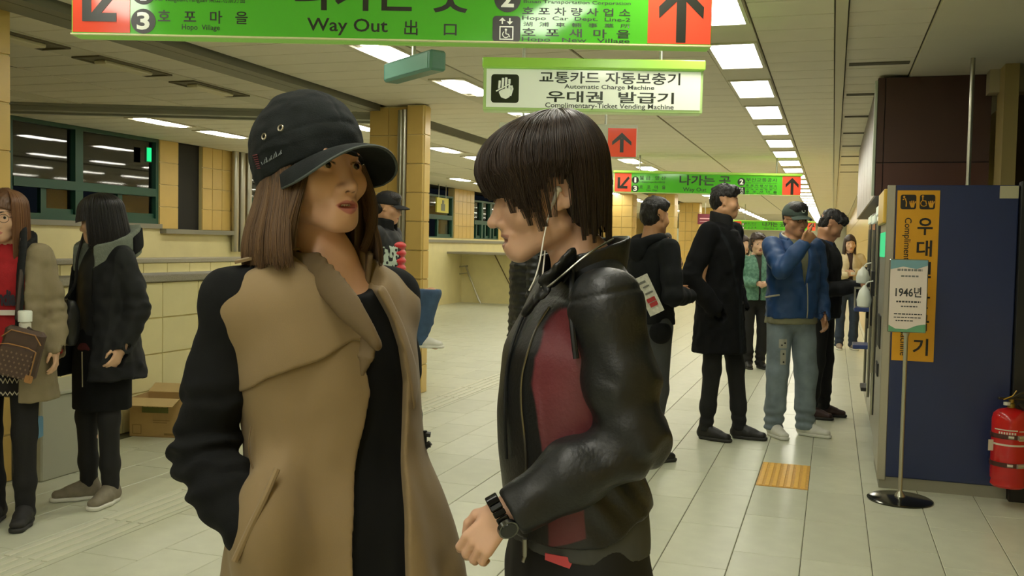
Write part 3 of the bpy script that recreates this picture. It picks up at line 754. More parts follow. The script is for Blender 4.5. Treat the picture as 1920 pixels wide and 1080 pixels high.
# right hand side: pilaster, beam, dark window
xa, xb = at_y(1880, 250, 7.0).x, at_y(1907, 250, 7.0).x
struct(MB().box((xa, 7.0, 0), (xb, 7.3, ZC-.02)).build('trim_3', mat('pilaster_yellow', 'a8955c', .4)))
struct(MB().box((at_y(1858, 100, 7.2).x, 7.2, at_y(1870, 173, 7.2).z), (1.3, 7.36, ZC-.02)).build('trim_4', mat('beam_beige', 'b3a988', .6)))
w5 = struct(empty('window_4', (1.29, 0, 1.0)))
b = MB()
for y in (2.0, 4.0, 6.0, 6.93): b.box((-.05, y-.06, 0), (.02, y+.06, 1.6))
b.box((-.05, 2, 0), (.02, 6.95, .08)); b.box((-.05, 2, 1.02), (.02, 6.95, 1.1)); b.box((-.05, 2, 1.52), (.02, 6.95, 1.6)); b.build('frame', M_green, w5)
MB().box((-.012, 2, .05), (-.006, 6.93, 1.55)).build('pane', mat('dark_pane', '0d1512', .05), w5)
# black post with the extinguisher
xp = at_y(1905, 700, 5.98).x + .02
tag(MB().box((xp-.035, 5.955, 0), (xp+.06, 6.05, zt+.02), .004).build('black_post', M_black), 'black square post at the outer edge of the navy machine', 'post')
p = at_d(1890, 912, 5.28)
e = empty('fire_extinguisher', (p.x+.0, 5.86-.02, p.z), math.radians(14), 'red fire extinguisher strapped to the black post beside the navy machine', 'fire extinguisher')
M_red = mat('extinguisher_red', 'c91f1d', .2, coat=.3); R_ = .094; Hh = at_d(1890, 765, 5.28).z-p.z
MB().lathe([(.0, .0), (R_-.012, 0), (R_-.003, .012), (R_-.006, .04), (R_, .05), (R_, Hh-.06), (R_*.93, Hh-.03), (R_*.7, Hh-.008), (.03, Hh), (.022, Hh+.004)], n=32).build('cylinder', M_red, e, True)
MB().lathe([(.02, Hh), (.02, Hh+.025), (.014, Hh+.03), (.014, Hh+.05)], n=14).build('valve', mat('brass', 'a08a4a', .3, metal=.9), e, True)
h_ = MB(); h_.box((-.07, -.011, Hh+.048), (.075, .011, .060+Hh), .003); h_.tube([(.0, 0, Hh+.05), (.05, 0, Hh+.085), (.105, 0, Hh+.095)], .008, 6); h_.build('handle', mat('lever_dark', '4a463a', .35, metal=.6), e)
MB().tube([(-.05, -.02, Hh+.05), (.0, -.012, Hh+.07), (.02, -.012, Hh+.10)], .003, 5).build('pin', mat('pin_yellow', 'c9a53a', .4), e)
MB().lathe([(.0, -.008), (.018, -.008), (.018, .008), (0, .008)], n=16).build('gauge', mat('gauge_face', 'cfcabc', .3), e, True).location = (-.035, -.03, Hh+.03)
MB().tube([(.03, -.02, Hh+.03), (.075, -.03, Hh-.01), (.10, -.02, Hh-.08), (R_+.012, 0, Hh-.2), (R_+.012, 0, .12)], .011, 8).build('hose', M_black, e, True)
for zb in (.13, .285):
    MB().lathe([(R_+.001, -.012), (R_+.004, -.012), (R_+.004, .012), (R_+.001, .012)], (0, 0, zb), 32).build('strap', mat('strap_dark', '4c2a22', .4), e, True)
    k = MB(); k.tube([(.0, -R_-.007, zb), (.05, -R_*.88-.005, zb)], .013, 8); k.tube([(-.045, -R_*.9-.004, zb), (-.02, -R_-.006, zb)], .009, 8); k.build('buckle', mat('buckle_chrome', 'cbc6b4', .25, metal=.7), e, True)
def band(a0, a1, z0, z1, m, name, r=None):
    r = r or R_+.0012; n = max(2, int(abs(a1-a0)/6)); V = []; Fc = []
    for k in range(n+1):
        a = math.radians(a0+(a1-a0)*k/n)
        for q in ((r, z0), (r, z1)): V.append((q[0]*math.sin(a), -q[0]*math.cos(a), q[1]))
    for k in range(n): Fc.append((2*k, 2*k+2, 2*k+3, 2*k+1))
    return link(name, mesh_from(V, Fc, name), e, m)
M_lab = mat('label_white', 'd8cdbb', .5)
band(-80, 80, .235, .245, M_lab, 'white_band'); band(5, 60, Hh-.115, Hh-.11, M_lab, 'white_band'); band(5, 60, Hh-.165, Hh-.16, M_lab, 'white_band'); band(-75, 0, Hh-.112, Hh-.106, M_lab, 'white_band')
for k in range(7): band(-58+8*k, -53+8*k, Hh-.132, Hh-.12, M_lab, 'label_mark')
for k in range(5): band(-55+12*k, -46+12*k, Hh-.152, Hh-.147, M_lab, 'label_mark')
MB().box((-R_-.03, -.03, .20), (-R_-.004, -.027, .26), 0).build('paper_tag', M_lab, e)
MB().box((-.03, R_-.004, .1), (.03, R_+.03, .34)).build('bracket', M_black, e)

# notice stand
p = at_z(1687, 938)
e = empty('notice_stand', (p.x, p.y, 0), YAW-.25, 'chrome notice stand with round dark base before the navy machine', 'stand')
MB().lathe([(0, 0), (.172, 0), (.175, .008), (.16, .016), (.03, .024), (0, .024)], n=40).build('base', mat('dark_chrome', '4c4c45', .15, metal=.9), e, True)
zb = at_d(1693, 622, 5.38).z; ztp = at_d(1700, 486, 5.38).z
MB().lathe([(.03, .022), (.026, .035), (.014, .05), (.0115, .06), (.0115, zb-.02), (.016, zb-.012), (.018, zb-.002), (0, zb)], n=16).build('pole', M_steel, e, True)
MB().box((-.1, -.012, zb), (.1, .012, ztp), .004).build('frame', M_steel, e)
hh = ztp-zb
MB().box((-.096, -.0135, zb+.004), (.096, -.012, ztp-.004)).build('sheet', mat('sheet_paper', 'e8dccd', .25, emit=.05), e)
cw = MB(); cw.poly([(-.096, zb+hh-.004), (-.096, zb+hh*.86), (-.03, zb+hh*.9), (.04, zb+hh*.87), (.096, zb+hh*.92), (.096, zb+hh-.004)], .0008, at=-.0143); cw.build('sky_print', mat('sheet_blue', '86b4bd', .3), e)
cw = MB(); cw.poly([(-.096, zb+.004), (.096, zb+.004), (.096, zb+hh*.12), (.05, zb+hh*.1), (.0, zb+hh*.045), (-.06, zb+hh*.05), (-.096, zb+hh*.1)], .0008, at=-.0143); cw.build('hill_print', mat('sheet_green', '6fae86', .3), e)
Mt = mat('sheet_text', '3a3d3c', .5); Mt2 = mat('sheet_text_grey', '8a8a84', .5)
def ST(t, x0, x1, f0, f1, mm=Mt, b=.012): lettering(t, (x0, x1, zb+hh*f0, zb+hh*f1), e, mm, b, -.0145)
ST('1946년', -.066, .068, .485, .625, Mt, .02)
def bars(rows, mm):
    b = MB()
    for f, x0, x1, th in rows:
        x = x0
        while x < x1:
            l = random.uniform(.008, .018); b.box((x, -.0146, zb+hh*f), (min(x+l, x1), -.0135, zb+hh*f+th)); x += l+.004
    b.build('small_print', mm, e)['kind'] = 'stuff'
bars([(.84, -.06, .07, .012), (.76, -.04, .05, .009)], Mt2); bars([(.41, -.06, .066, .009), (.35, -.035, .05, .006), (.245, -.07, .075, .006), (.2, -.07, .07, .005), (.155, -.06, .03, .006)], Mt)

# ================================================================== SOLID MODELLING KIT FOR FIGURES
# A figure is a distance field on a grid: limbs, torso, face are blended smoothly into one field and polygonised into one mesh.
A = np.array
def nrm(v): v = np.asarray(v, float); return v/np.linalg.norm(v)
class Vol:
    def __init__(s, lo, hi, h):
        s.lo = A(lo, float); s.h = h; s.n = np.ceil((A(hi, float)-s.lo)/h).astype(int)+1
        s.F = np.full(s.n, 1.0, np.float32)
    def sub(s, lo, hi, m):
        a = np.clip(np.floor((A(lo)-m-s.lo)/s.h).astype(int), 0, s.n); b = np.clip(np.ceil((A(hi)+m-s.lo)/s.h).astype(int)+1, 0, s.n)
        if (b <= a).any(): return None
        ax = [(s.lo[i]+s.h*np.arange(a[i], b[i])).astype(np.float32) for i in range(3)]
        return tuple(slice(a[i], b[i]) for i in range(3)), ax[0][:, None, None], ax[1][None, :, None], ax[2][None, None, :]
    def put(s, prim, k=.012, mode='u', fr=None):
        f, lo, hi = prim; lo, hi = A(lo, float), A(hi, float)
        if fr is not None:
            R, c, sc = fr
            cs = A([[(lo, hi)[i][0], (lo, hi)[j][1], (lo, hi)[l][2]] for i in (0, 1) for j in (0, 1) for l in (0, 1)])@R.T*sc+c
            lo2, hi2 = cs.min(0), cs.max(0)
        else: lo2, hi2 = lo, hi
        r = s.sub(lo2, hi2, max(k, .004)*1.3+2.5*s.h)
        if r is None: return s
        sl, x, y, z = r
        if fr is not None:
            x, y, z = x-c[0], y-c[1], z-c[2]
            x, y, z = [(R[0, i]*x+R[1, i]*y+R[2, i]*z)/sc for i in range(3)]
            d = f(x, y, z)*sc
        else: d = f(x, y, z)
        d = d.astype(np.float32); a = s.F[sl]
        if mode == 'u':
            if k > 0: h = np.maximum(k-np.abs(a-d), 0)/k; s.F[sl] = np.minimum(a, d)-h*h*(k*.25)
            else: s.F[sl] = np.minimum(a, d)
        elif mode == 's':
            d = -d
            if k > 0: h = np.maximum(k-np.abs(a-d), 0)/k; s.F[sl] = np.maximum(a, d)+h*h*(k*.25)
            else: s.F[sl] = np.maximum(a, d)
        elif mode == 'add': s.F[sl] = a+np.where(np.abs(a) < .2, d, 0)
        return s
    def cut(s, f, k=0.0):
        """Keep only where f(x, y, z) < 0."""
        sl, x, y, z = s.sub(s.lo, s.lo+s.h*s.n, 0); d = np.broadcast_to(f(x, y, z), s.F.shape).astype(np.float32)
        if k > 0: h = np.maximum(k-np.abs(s.F-d), 0)/k; s.F = np.maximum(s.F, d)+h*h*(k*.25)
        else: s.F = np.maximum(s.F, d)
        return s
    def disp(s, f):
        """Add f(x, y, z) to the field near the surface (folds, creases)."""
        m = np.abs(s.F) < .06; i = np.nonzero(m)
        if len(i[0]): s.F[m] += f(*[(s.lo[q]+s.h*i[q]) for q in range(3)]).astype(np.float32)
        return s
    def mesh(s):
        F = s.F; F[0] = F[-1] = 1; F[:, 0] = F[:, -1] = 1; F[:, :, 0] = F[:, :, -1] = 1
        I = F < 0; n = s.n
        c = np.zeros(tuple(n-1), np.uint8)
        for i in (0, 1):
            for j in (0, 1):
                for k in (0, 1): c += I[i:n[0]-1+i, j:n[1]-1+j, k:n[2]-1+k]
        idx = np.nonzero((c > 0) & (c < 8)); N = len(idx[0])
        cid = np.full(tuple(n-1), -1, np.int32); cid[idx] = np.arange(N)
        v = {}
        for i in (0, 1):
            for j in (0, 1):
                for k in (0, 1): v[i, j, k] = F[idx[0]+i, idx[1]+j, idx[2]+k]
        P = np.zeros((N, 3)); W = np.zeros(N)
        for ax in range(3):
            for a in (0, 1):
                for b in (0, 1):
                    p0 = [0, 0, 0]; p0[(ax+1) % 3] = a; p0[(ax+2) % 3] = b; p1 = list(p0); p1[ax] = 1
                    f0, f1 = v[tuple(p0)], v[tuple(p1)]; m = (f0 < 0) != (f1 < 0)
                    t = np.where(m, f0/np.where(m, f0-f1, 1), 0)
                    q = np.zeros((N, 3)); q[:] = p0; q[:, ax] = t
                    P += q*m[:, None]; W += m
        V = s.lo+s.h*(np.stack(idx, 1)+P/W[:, None])
        Q = []
        for ax in range(3):
            o1, o2 = (ax+1) % 3, (ax+2) % 3
            sl0 = [slice(None)]*3; sl1 = [slice(None)]*3; sl0[ax] = slice(0, -1); sl1[ax] = slice(1, None)
            a, b = I[tuple(sl0)], I[tuple(sl1)]; e = np.nonzero(a != b)
            e = A(e); ok = (e[o1] > 0) & (e[o2] > 0) & (e[o1] < n[o1]-1) & (e[o2] < n[o2]-1); e = e[:, ok]
            ins = a[tuple(e)]
            def g(d1, d2):
                q = e.copy(); q[o1] += d1; q[o2] += d2; return cid[tuple(q)]
            q = np.stack([g(-1, -1), g(0, -1), g(0, 0), g(-1, 0)], 1); q[~ins] = q[~ins][:, ::-1]; Q.append(q)
        Q = np.concatenate(Q); Q = Q[(Q >= 0).all(1)]
        return V, Q
    def obj(s, name, m, parent, attrs=None, smooth=1):
        V, Q = s.mesh()
        for _ in range(smooth):
            S = np.zeros_like(V); C = np.zeros(len(V))
            for a, b in ((0, 1), (1, 2), (2, 3), (3, 0)):
                np.add.at(S, Q[:, a], V[Q[:, b]]); np.add.at(C, Q[:, a], 1)
                np.add.at(S, Q[:, b], V[Q[:, a]]); np.add.at(C, Q[:, b], 1)
            V = V*.5+.5*S/np.maximum(C, 1)[:, None]
        at = {k: f(V[:, 0], V[:, 1], V[:, 2]) for k, f in (attrs or {}).items()}
        return link(name, mesh_from(V, Q, name, True, at), parent, m)

def seg(a, b, ra, rb=None, u=None):
    """Limb from a to b: round, or elliptical when a radius is a pair (along u, across u)."""
    a, b = A(a, float), A(b, float); rb = ra if rb is None else rb
    L = np.linalg.norm(b-a); w = (b-a)/max(L, 1e-9)
    def pair(r): return r if isinstance(r, (tuple, list)) else (r, r)
    pa, pb = pair(ra), pair(rb); M = max(pa+pb if isinstance(pa, tuple) and isinstance(pb, tuple) else list(pa)+list(pb))
    lo, hi = np.minimum(a, b)-M, np.maximum(a, b)+M
    rnd = not isinstance(ra, (tuple, list)) and not isinstance(rb, (tuple, list))
    if not rnd:
        u = A(u if u is not None else (1, 0, 0), float); u = nrm(u-w*u.dot(w)); v = np.cross(w, u)
    def f(x, y, z):
        qx, qy, qz = x-a[0], y-a[1], z-a[2]
        t0 = (qx*w[0]+qy*w[1]+qz*w[2]); t = np.clip(t0/max(L, 1e-9), 0, 1)
        if rnd:
            ex, ey, ez = qx-t*L*w[0], qy-t*L*w[1], qz-t*L*w[2]
            return np.sqrt(ex*ex+ey*ey+ez*ez)-(ra+(rb-ra)*t)
        ru = pa[0]+(pb[0]-pa[0])*t; rv = pa[1]+(pb[1]-pa[1])*t; rm = np.minimum(ru, rv)
        U = qx*u[0]+qy*u[1]+qz*u[2]; Vv = qx*v[0]+qy*v[1]+qz*v[2]; E = t0-t*L
        return (np.sqrt((U/ru)**2+(Vv/rv)**2+(E/rm)**2)-1)*rm
    return f, lo, hi
def ell(c, r, R=None):
    c = A(c, float); r = A(r, float); M = r.max() if R is not None else r
    def f(x, y, z):
        x, y, z = x-c[0], y-c[1], z-c[2]
        if R is not None: x, y, z = [R[0, i]*x+R[1, i]*y+R[2, i]*z for i in range(3)]
        k0 = np.sqrt((x/r[0])**2+(y/r[1])**2+(z/r[2])**2); k1 = np.sqrt((x/r[0]**2)**2+(y/r[1]**2)**2+(z/r[2]**2)**2)
        return k0*(k0-1)/np.maximum(k1, 1e-6)
    return f, c-M, c+M
def loft(S, grow=0.0, p=2.0):
    """Upright body: sections (z, cx, cy, rx, ry)."""
    S = A(sorted(S), float); zz = S[:, 0]
    zf = np.linspace(zz[0], zz[-1], 60)
    def sm(c):                                   # smooth (monotone-ish) interpolation
        y = np.interp(zf, zz, S[:, c]); k = np.array([1, 2, 3, 2, 1])/9; yp = np.pad(y, 2, mode='edge'); return np.convolve(yp, k, 'valid')
    C = [sm(i) for i in range(1, 5)]
    def f(x, y, z):
        g = [np.interp(z, zf, c) for c in C]; rx, ry = g[2]+grow, g[3]+grow; rm = np.minimum(rx, ry)
        ax, ay = np.abs((x-g[0])/rx), np.abs((y-g[1])/ry)
        d = ((ax**p+ay**p)**(1/p)-1)*rm
        return np.maximum(d, np.maximum(z-zz[-1], zz[0]-z))
    mx = (np.abs(S[:, 1])+S[:, 3]).max()+grow; my = (np.abs(S[:, 2])+S[:, 4]).max()+grow
    return f, (-mx, -my, zz[0]), (mx, my, zz[-1])
def chain(vol, pts, rs, k=.01, mode='u', fr=None, u=None):
    for i in range(len(pts)-1): vol.put(seg(pts[i], pts[i+1], rs[i], rs[i+1], u), k, mode, fr)
    return vol
def sdpoly(px, py, poly):
    """Signed distance to a polygon in the plane (negative inside)."""
    P = A(poly, float); d = np.full(np.broadcast(px, py).shape, 1e9); s = np.ones(d.shape)
    n = len(P)
    for i in range(n):
        a, b = P[i], P[i-1]; e = b-a; wx, wy = px-a[0], py-a[1]
        t = np.clip((wx*e[0]+wy*e[1])/max(e.dot(e), 1e-12), 0, 1); bx, by = wx-e[0]*t, wy-e[1]*t
        d = np.minimum(d, bx*bx+by*by)
        c1, c2, c3 = py >= a[1], py < b[1], e[0]*wy > e[1]*wx
        s = np.where((c1 & c2 & c3) | (~c1 & ~c2 & ~c3), -s, s)
    return s*np.sqrt(d)
_NG = np.random.default_rng(3).random((32, 32, 32)).astype(np.float32)
def vnoise(x, y, z):
    xi, yi, zi = np.floor(x).astype(int), np.floor(y).astype(int), np.floor(z).astype(int)
    fx, fy, fz = x-xi, y-yi, z-zi; fx, fy, fz = [q*q*(3-2*q) for q in (fx, fy, fz)]; o = 0
    for i in (0, 1):
        for j in (0, 1):
            for k in (0, 1):
                o = o+_NG[(xi+i) % 32, (yi+j) % 32, (zi+k) % 32]*(fx if i else 1-fx)*(fy if j else 1-fy)*(fz if k else 1-fz)
    return o*2-1
def rot(yaw=0, pitch=0, roll=0):
    """Head rotation: yaw turns towards the figure's own left (+x), pitch > 0 looks down."""
    M = Matrix.Rotation(math.radians(yaw), 3, 'Z') @ Matrix.Rotation(math.radians(pitch), 3, 'X') @ Matrix.Rotation(math.radians(roll), 3, 'Y')
    return A([list(r) for r in M])

def head_parts(v, c, R, s=1.0, fem=False, mouth=0.0, ears=True, smile=0.0, detail=True, nose=1.0):
    """A head in its own frame: origin between the ears, face towards -y, chin at z=-.115, crown at +.11."""
    fr = (R, A(c, float), s); P = lambda pr, k=.012, m='u': v.put(pr, k, m, fr)
    j = .9 if fem else 1.0
    P(ell((0, .016, .034), (.074, .094, .078)), .01)
    P(ell((0, -.022, -.02), (.061*j+.003, .070, .080)), .02)
    P(ell((0, -.067, -.098), (.021*j+.003, .019, .016)), .035)
    for q in (-1, 1):
        P(seg((q*.055*j, .006, -.062), (q*.018, -.066, -.099), .016*j+.001, .012), .03)
        P(ell((q*.044, -.058, -.032), (.022, .021, .022)), .03)
    P(seg((-.032, -.079, .022), (.032, -.079, .022), .010), .02)
    if detail:
        for q in (-1, 1):
            P(ell((q*.032, -.099, -.002), (.017, .015, .011)), .016, 's')
            P(ell((q*.0315, -.0745, -.003), (.0165, .0125, .012)), .006)
            P(ell((q*.0315, -.089, -.0035), (.0128, .010, .0042)), .003, 's')
    P(seg((0, -.084, .008), (0, -.1035*nose, -.040), .0065, .0085), .014)
    P(ell((0, -.106*nose, -.043), (.0095, .009, .0085)), .010)
    for q in (-1, 1):
        P(ell((q*.0125, -.093, -.046), (.0075, .010, .0075)), .008)
        if detail: P(ell((q*.0065, -.101, -.0525), (.0035, .005, .0035)), .004, 's')
    # mouth
    w = .024+.005*smile; up = .006*smile
    P(ell((0, -.078, -.074), (.026, .016, .020)), .02)
    lk = 1-.28*smile; yb = .0035*smile
    for q in (-1, 1):
        P(seg((0, -.0935+yb, -.0665), (q*w, -.080, -.0725+up), .0046*lk, .0025), .006)
        P(seg((0, -.0910+yb, -.0800-mouth), (q*w, -.079, -.0745+up), .0056*lk, .0025), .006)
    P(ell((0, -.093, -.073-mouth*.5), (w*.86, .014, .0016+mouth*.62)), .003, 's')
    if ears:
        for q in (-1, 1):
            Re = rot(-q*22, 12, 0)
            P(ell((q*.073, .012, -.004), (.0075, .017, .030), Re), .008); P(ell((q*.0775, .016, .004), (.006, .009, .017), Re), .004, 's')
            P(ell((q*.072, .002, -.026), (.007, .009, .010), Re), .006)
    return fr
def face_attrs(fr, mouth=0.0, smile=0.0, brow=True):
    R, c, s = fr; w = .024+.005*smile; up = .006*smile
    def loc(x, y, z):
        d = np.stack([x-c[0], y-c[1], z-c[2]], -1)@R/s; return d[..., 0], d[..., 1], d[..., 2]
    def lips(x, y, z):
        x, y, z = loc(x, y, z); t = np.clip(np.abs(x)/w, 0, 1)
        top = -.0640-.0035*(np.exp(-(x/.004)**2))*1.0 - (.0095-up)*t**1.6; bot = -.0858-mouth+(.0115+mouth+up)*t**1.8
        d = np.maximum(np.maximum(z-top, bot-z), np.abs(x)-w)
        return np.where(y < -.06, d, .05)
    def brows(x, y, z):
        x, y, z = loc(x, y, z); ax = np.abs(x)
        zc = .021+.006*np.clip((ax-.014)/.025, 0, 1)-.010*np.clip((ax-.040)/.012, 0, 1); th = .0038-.0022*np.clip((ax-.02)/.03, 0, 1)
        d = np.maximum(np.abs(z-zc)-th, np.maximum(.013-ax, ax-.050)); return np.where(y < -.05, d, .05)
    def lash(x, y, z):
        x, y, z = loc(x, y, z); ax = np.abs(x)-.0315; top = .0022+.0012-ax*ax*18
        d = np.maximum(np.abs(z-top)-.0018, np.abs(ax)-.0150); return np.where(y < -.06, d, .05)
    def socket(x, y, z):
        x, y, z = loc(x, y, z); d = np.sqrt((np.abs(x)-.0065)**2+((z+.0525))**2+(y+.101)**2)-.0042; return d
    return {'lips': lips, 'brows': brows, 'lash': lash, 'nostril': socket}
def skin_mat(name, c, lip, brow):
    return mat(name, c, .42, spec=.4, noise=.03, nscale=30, sss=.08, bump=.02, bscale=220, zones=[('lips', lip), ('brows', brow), ('lash', '1c1613'), ('nostril', '3a2018')], soft=.0012)
def eyes(parent, fr, gaze=(0, -1, 0)):
    R, c, s = fr; g = nrm(gaze); out = []
    m = mat('eyeball', 'bdb5a6', .15, spec=.6, zones=[('iris', '2a1a10'), ('pupil', '0a0706')], soft=.0006)
    for q in (-1, 1):
        pr = MB().ball((0, 0, 0), .0119, 20, 14); V = A(pr.v)
        ctr = A((q*.0310, -.0742, -.0035)); W = ((V+ctr)@R.T)*s+c
        d = np.linalg.norm(V-g*.0119, axis=1)
        me = mesh_from(W, pr.f, 'eye', True, {'iris': d-.0066, 'pupil': d-.0026}); out.append(link('eye', me, parent, m))
    return out
def teeth(parent, fr, mouth, smile=0.0):
    R, c, s = fr; b = MB(); n = 8; w = .018+.004*smile
    for k in range(n):
        a = (k-(n-1)/2)/(n/2)*1.15; x = w*math.sin(a); y = -.0735-.011*math.cos(a); b.ball((x, y, -.0695+.003*smile*abs(math.sin(a))), (w/n*1.15, .0035, .0058), 8, 6)
    V = (A(b.v)@R.T)*s+c
    return link('teeth', mesh_from(V, b.f, 'teeth', True), parent, mat('teeth', 'e6e0d2', .2))

def hand(v, wr, d, n, side, s=1.0, curl=.5, spread=.1, thumb=.6, k=.006):
    """Hand at wrist wr: d = along the palm, n = out of the back of the hand, side = +1/-1 thumb side along d x n."""
    d = nrm(d); n = nrm(A(n)-d*np.dot(n, d)); t = np.cross(d, n)*side       # t points to the thumb side
    wr = A(wr, float); P = lambda a, b, c: wr+(d*a+t*b+n*c)*s
    v.put(seg(P(-.02, 0, 0), P(.02, 0, 0), (.027*s, .019*s), (.030*s, .018*s), t), .012)
    for b in (-.026, -.009, .009, .026): v.put(seg(P(.015, b*.7, 0), P(.082-.004*abs(b)/.026, b*1.05, .002), .0125*s, .0105*s), .010)
    for i, (b, L) in enumerate(((.029, .072), (.0100, .080), (-.0095, .075), (-.0275, .058))):
        p = P(.086-.003*(i == 3)-.001*(i == 0), b, .003); ang = 0.0
        dirv = d; r = .0092-.0008*(i == 3)
        for q, fr_ in enumerate((.46, .30, .24)):
            ang += curl*(0.9, 1.1, .75)[q]*(1+.06*i)
            dv = d*math.cos(ang)-n*math.sin(ang)+t*(b*spread*8)*(1-q*.4)
            p2 = p+nrm(dv)*L*fr_*s; v.put(seg(p, p2, r*s, (r-.0007)*s), k); p = p2; r -= .0007
    q0 = P(.015, .022, -.006); q1 = P(.042, .046, -.012-.01*thumb); q2 = P(.068, .058-.012*thumb, -.018-.016*thumb); q3 = P(.090, .060-.028*thumb, -.022-.022*thumb)
    v.put(seg(q0, q1, .0145*s, .012*s), .012); v.put(seg(q1, q2, .0108*s, .0095*s), .005); v.put(seg(q2, q3, .0095*s, .0078*s), .004)
    return v
def strands(name, parent, curves, m, r0=.0007, r1=.0003):
    """Hair strands as one curves object; curves = array (n, points, 3)."""
    C = np.asarray(curves, np.float32); n, k = C.shape[:2]
    hc = bpy.data.hair_curves.new(name); hc.add_curves([k]*n)
    hc.attributes['position'].data.foreach_set('vector', C.ravel())
    rr = np.tile(np.linspace(r0, r1, k, dtype=np.float32), n)
    at = hc.attributes.get('radius') or hc.attributes.new('radius', 'FLOAT', 'POINT'); at.data.foreach_set('value', rr)
    hc.materials.append(m); o = bpy.data.objects.new(name, hc); COL.objects.link(o); o.parent = parent; o['kind'] = 'stuff'
    return o
def hair_mat(name, c, c2, rough=.38):
    if name in _mats: return _mats[name]
    m = bpy.data.materials.new(name); m.use_nodes = True; nt = m.node_tree; b = nt.nodes['Principled BSDF']
    b.inputs['Roughness'].default_value = rough; b.inputs['Specular IOR Level'].default_value = .45
    hi = nt.nodes.new('ShaderNodeHairInfo'); r = nt.nodes.new('ShaderNodeValToRGB'); r.color_ramp.elements[0].color = (*s2l(c), 1); r.color_ramp.elements[1].color = (*s2l(c2), 1)
    nt.links.new(hi.outputs['Random'], r.inputs[0]); nt.links.new(r.outputs[0], b.inputs['Base Color']); _mats[name] = m; return m

def body(parent, J, H=1.7, fem=False, headR=None, h=.008, skin=None, mouth=0.0, smile=0.0, ears=True, hands=('relaxed', 'relaxed'), detail=True, hs=1.0, crop=None, nose=1.0, hand_fn=None):
    """One continuous body along the joints J (metres, figure's own frame, facing -y)."""
    s = H/1.70; R = headR if headR is not None else rot()
    pts = A([p for k, p in J.items() if k != 'head']+[A(J['head'])+A((0, 0, .16)), A(J['head'])-A((.13, .13, 0)), A(J['head'])+A((.13, .13, 0))], float)
    v = Vol(pts.min(0)-.13, pts.max(0)+.13, h)
    f_ = .93 if fem else 1.0
    pe, ch, nk = A(J['pelvis']), A(J['chest']), A(J['neck'])
    sl, sr = A(J['sh_l']), A(J['sh_r']); lat = nrm(sl-sr)
    wa = pe*.5+ch*.5
    v.put(seg(pe, wa, (.150*s*f_, .10*s), (.120*s*f_, .090*s), lat), .05); v.put(seg(wa, ch, (.120*s*f_, .09*s), (.145*s*f_, .105*s), lat), .05)
    v.put(seg(sl, sr, .045*s, .045*s), .05); v.put(seg(ch, nk, (.11*s, .085*s), (.06*s, .055*s), lat), .05)
    hc = A(J['head'], float); nt = hc+R@A((0, .022, -.06))*hs
    v.put(seg(nk-(0, 0, .02), nt, (.053 if fem else .058)*s, (.047 if fem else .054)*s), .03)
    for q in ('l', 'r'):
        a, e, w_ = A(J['sh_'+q], float), A(J['el_'+q], float), A(J['wr_'+q], float)
        v.put(seg(a, e, .046*s*f_, .037*s*f_), .03); v.put(seg(e, w_, .037*s*f_, .025*s*f_), .012)
        hp, kn, an, to = A(J['hip_'+q]), A(J['kn_'+q]), A(J['an_'+q]), A(J['toe_'+q])
        v.put(seg(hp, kn, .070*s, .042*s), .04); v.put(seg(kn, an, .043*s, .031*s), .02)
        ud = nrm(A(kn)-A(an)); v.put(seg(kn*.7+an*.3+nrm(an-to)*.010*A((1, 1, 0)), kn*.3+an*.7, .042*s, .030*s), .03)
        v.put(seg(an-A((0, 0, .03)), to, .032*s, .026*s), .02)
    fr = head_parts(v, hc, R, hs, fem, mouth, ears, smile, detail, nose)
    if hand_fn: hand_fn(v)
    for q, kind in zip('lr', hands):
        if kind is None: continue
        e, w_ = A(J['el_'+q], float), A(J['wr_'+q], float); d = nrm(w_-e); sgn = 1 if q == 'l' else -1
        if kind == 'relaxed': d2 = nrm(d+A((0, -.15, 0))); n = A((sgn, .1, 0.0)); cu = .38
        else: d2, n, cu = kind
        # thumb lies towards the figure's front on a hanging arm
        t = np.cross(nrm(d2), nrm(A(n, float)-nrm(d2)*np.dot(n, nrm(d2)))); side = 1 if t.dot(A((0, -1, .3))) > 0 else -1
        hand(v, w_, d2, n, side, .95*s*f_, cu, k=min(.006, h))
    o = v.obj('body', skin, parent, face_attrs(fr, mouth, smile))
    if detail: eyes(parent, fr)
    return fr, o
def joints(H=1.7, fem=False, lean=(0, 0), feet=None, stance=.09):
    """A standing skeleton; feet = ((x, y), (x, y)) ankle positions of left and right."""
    s = H/1.70; sw = .165 if fem else .18; lx, ly = lean
    F_ = feet or ((stance, 0.02), (-stance, 0.02))
    J = dict(pelvis=(0, 0, .93*s), chest=(lx*.6, ly*.6, 1.27*s), neck=(lx*.9, ly*.9+.012, 1.44*s), head=(lx, ly-.012, 1.588*s))
    for q, sg, ft in (('l', 1, F_[0]), ('r', -1, F_[1])):
        J['sh_'+q] = (sg*sw*s+lx*.8, ly*.8+.01, 1.385*s); J['el_'+q] = (sg*(sw+.055)*s+lx*.6, ly*.5+.03, 1.10*s); J['wr_'+q] = (sg*(sw+.06)*s+lx*.5, ly*.4-.03, .86*s)
        J['hip_'+q] = (sg*.088*s, 0, .88*s); J['an_'+q] = (ft[0], ft[1], .085*s); J['kn_'+q] = (sg*.05*s+ft[0]*.5, ft[1]*.5-.02, .475*s); J['toe_'+q] = (ft[0]*1.15, ft[1]-.125*s, .03)
    return J
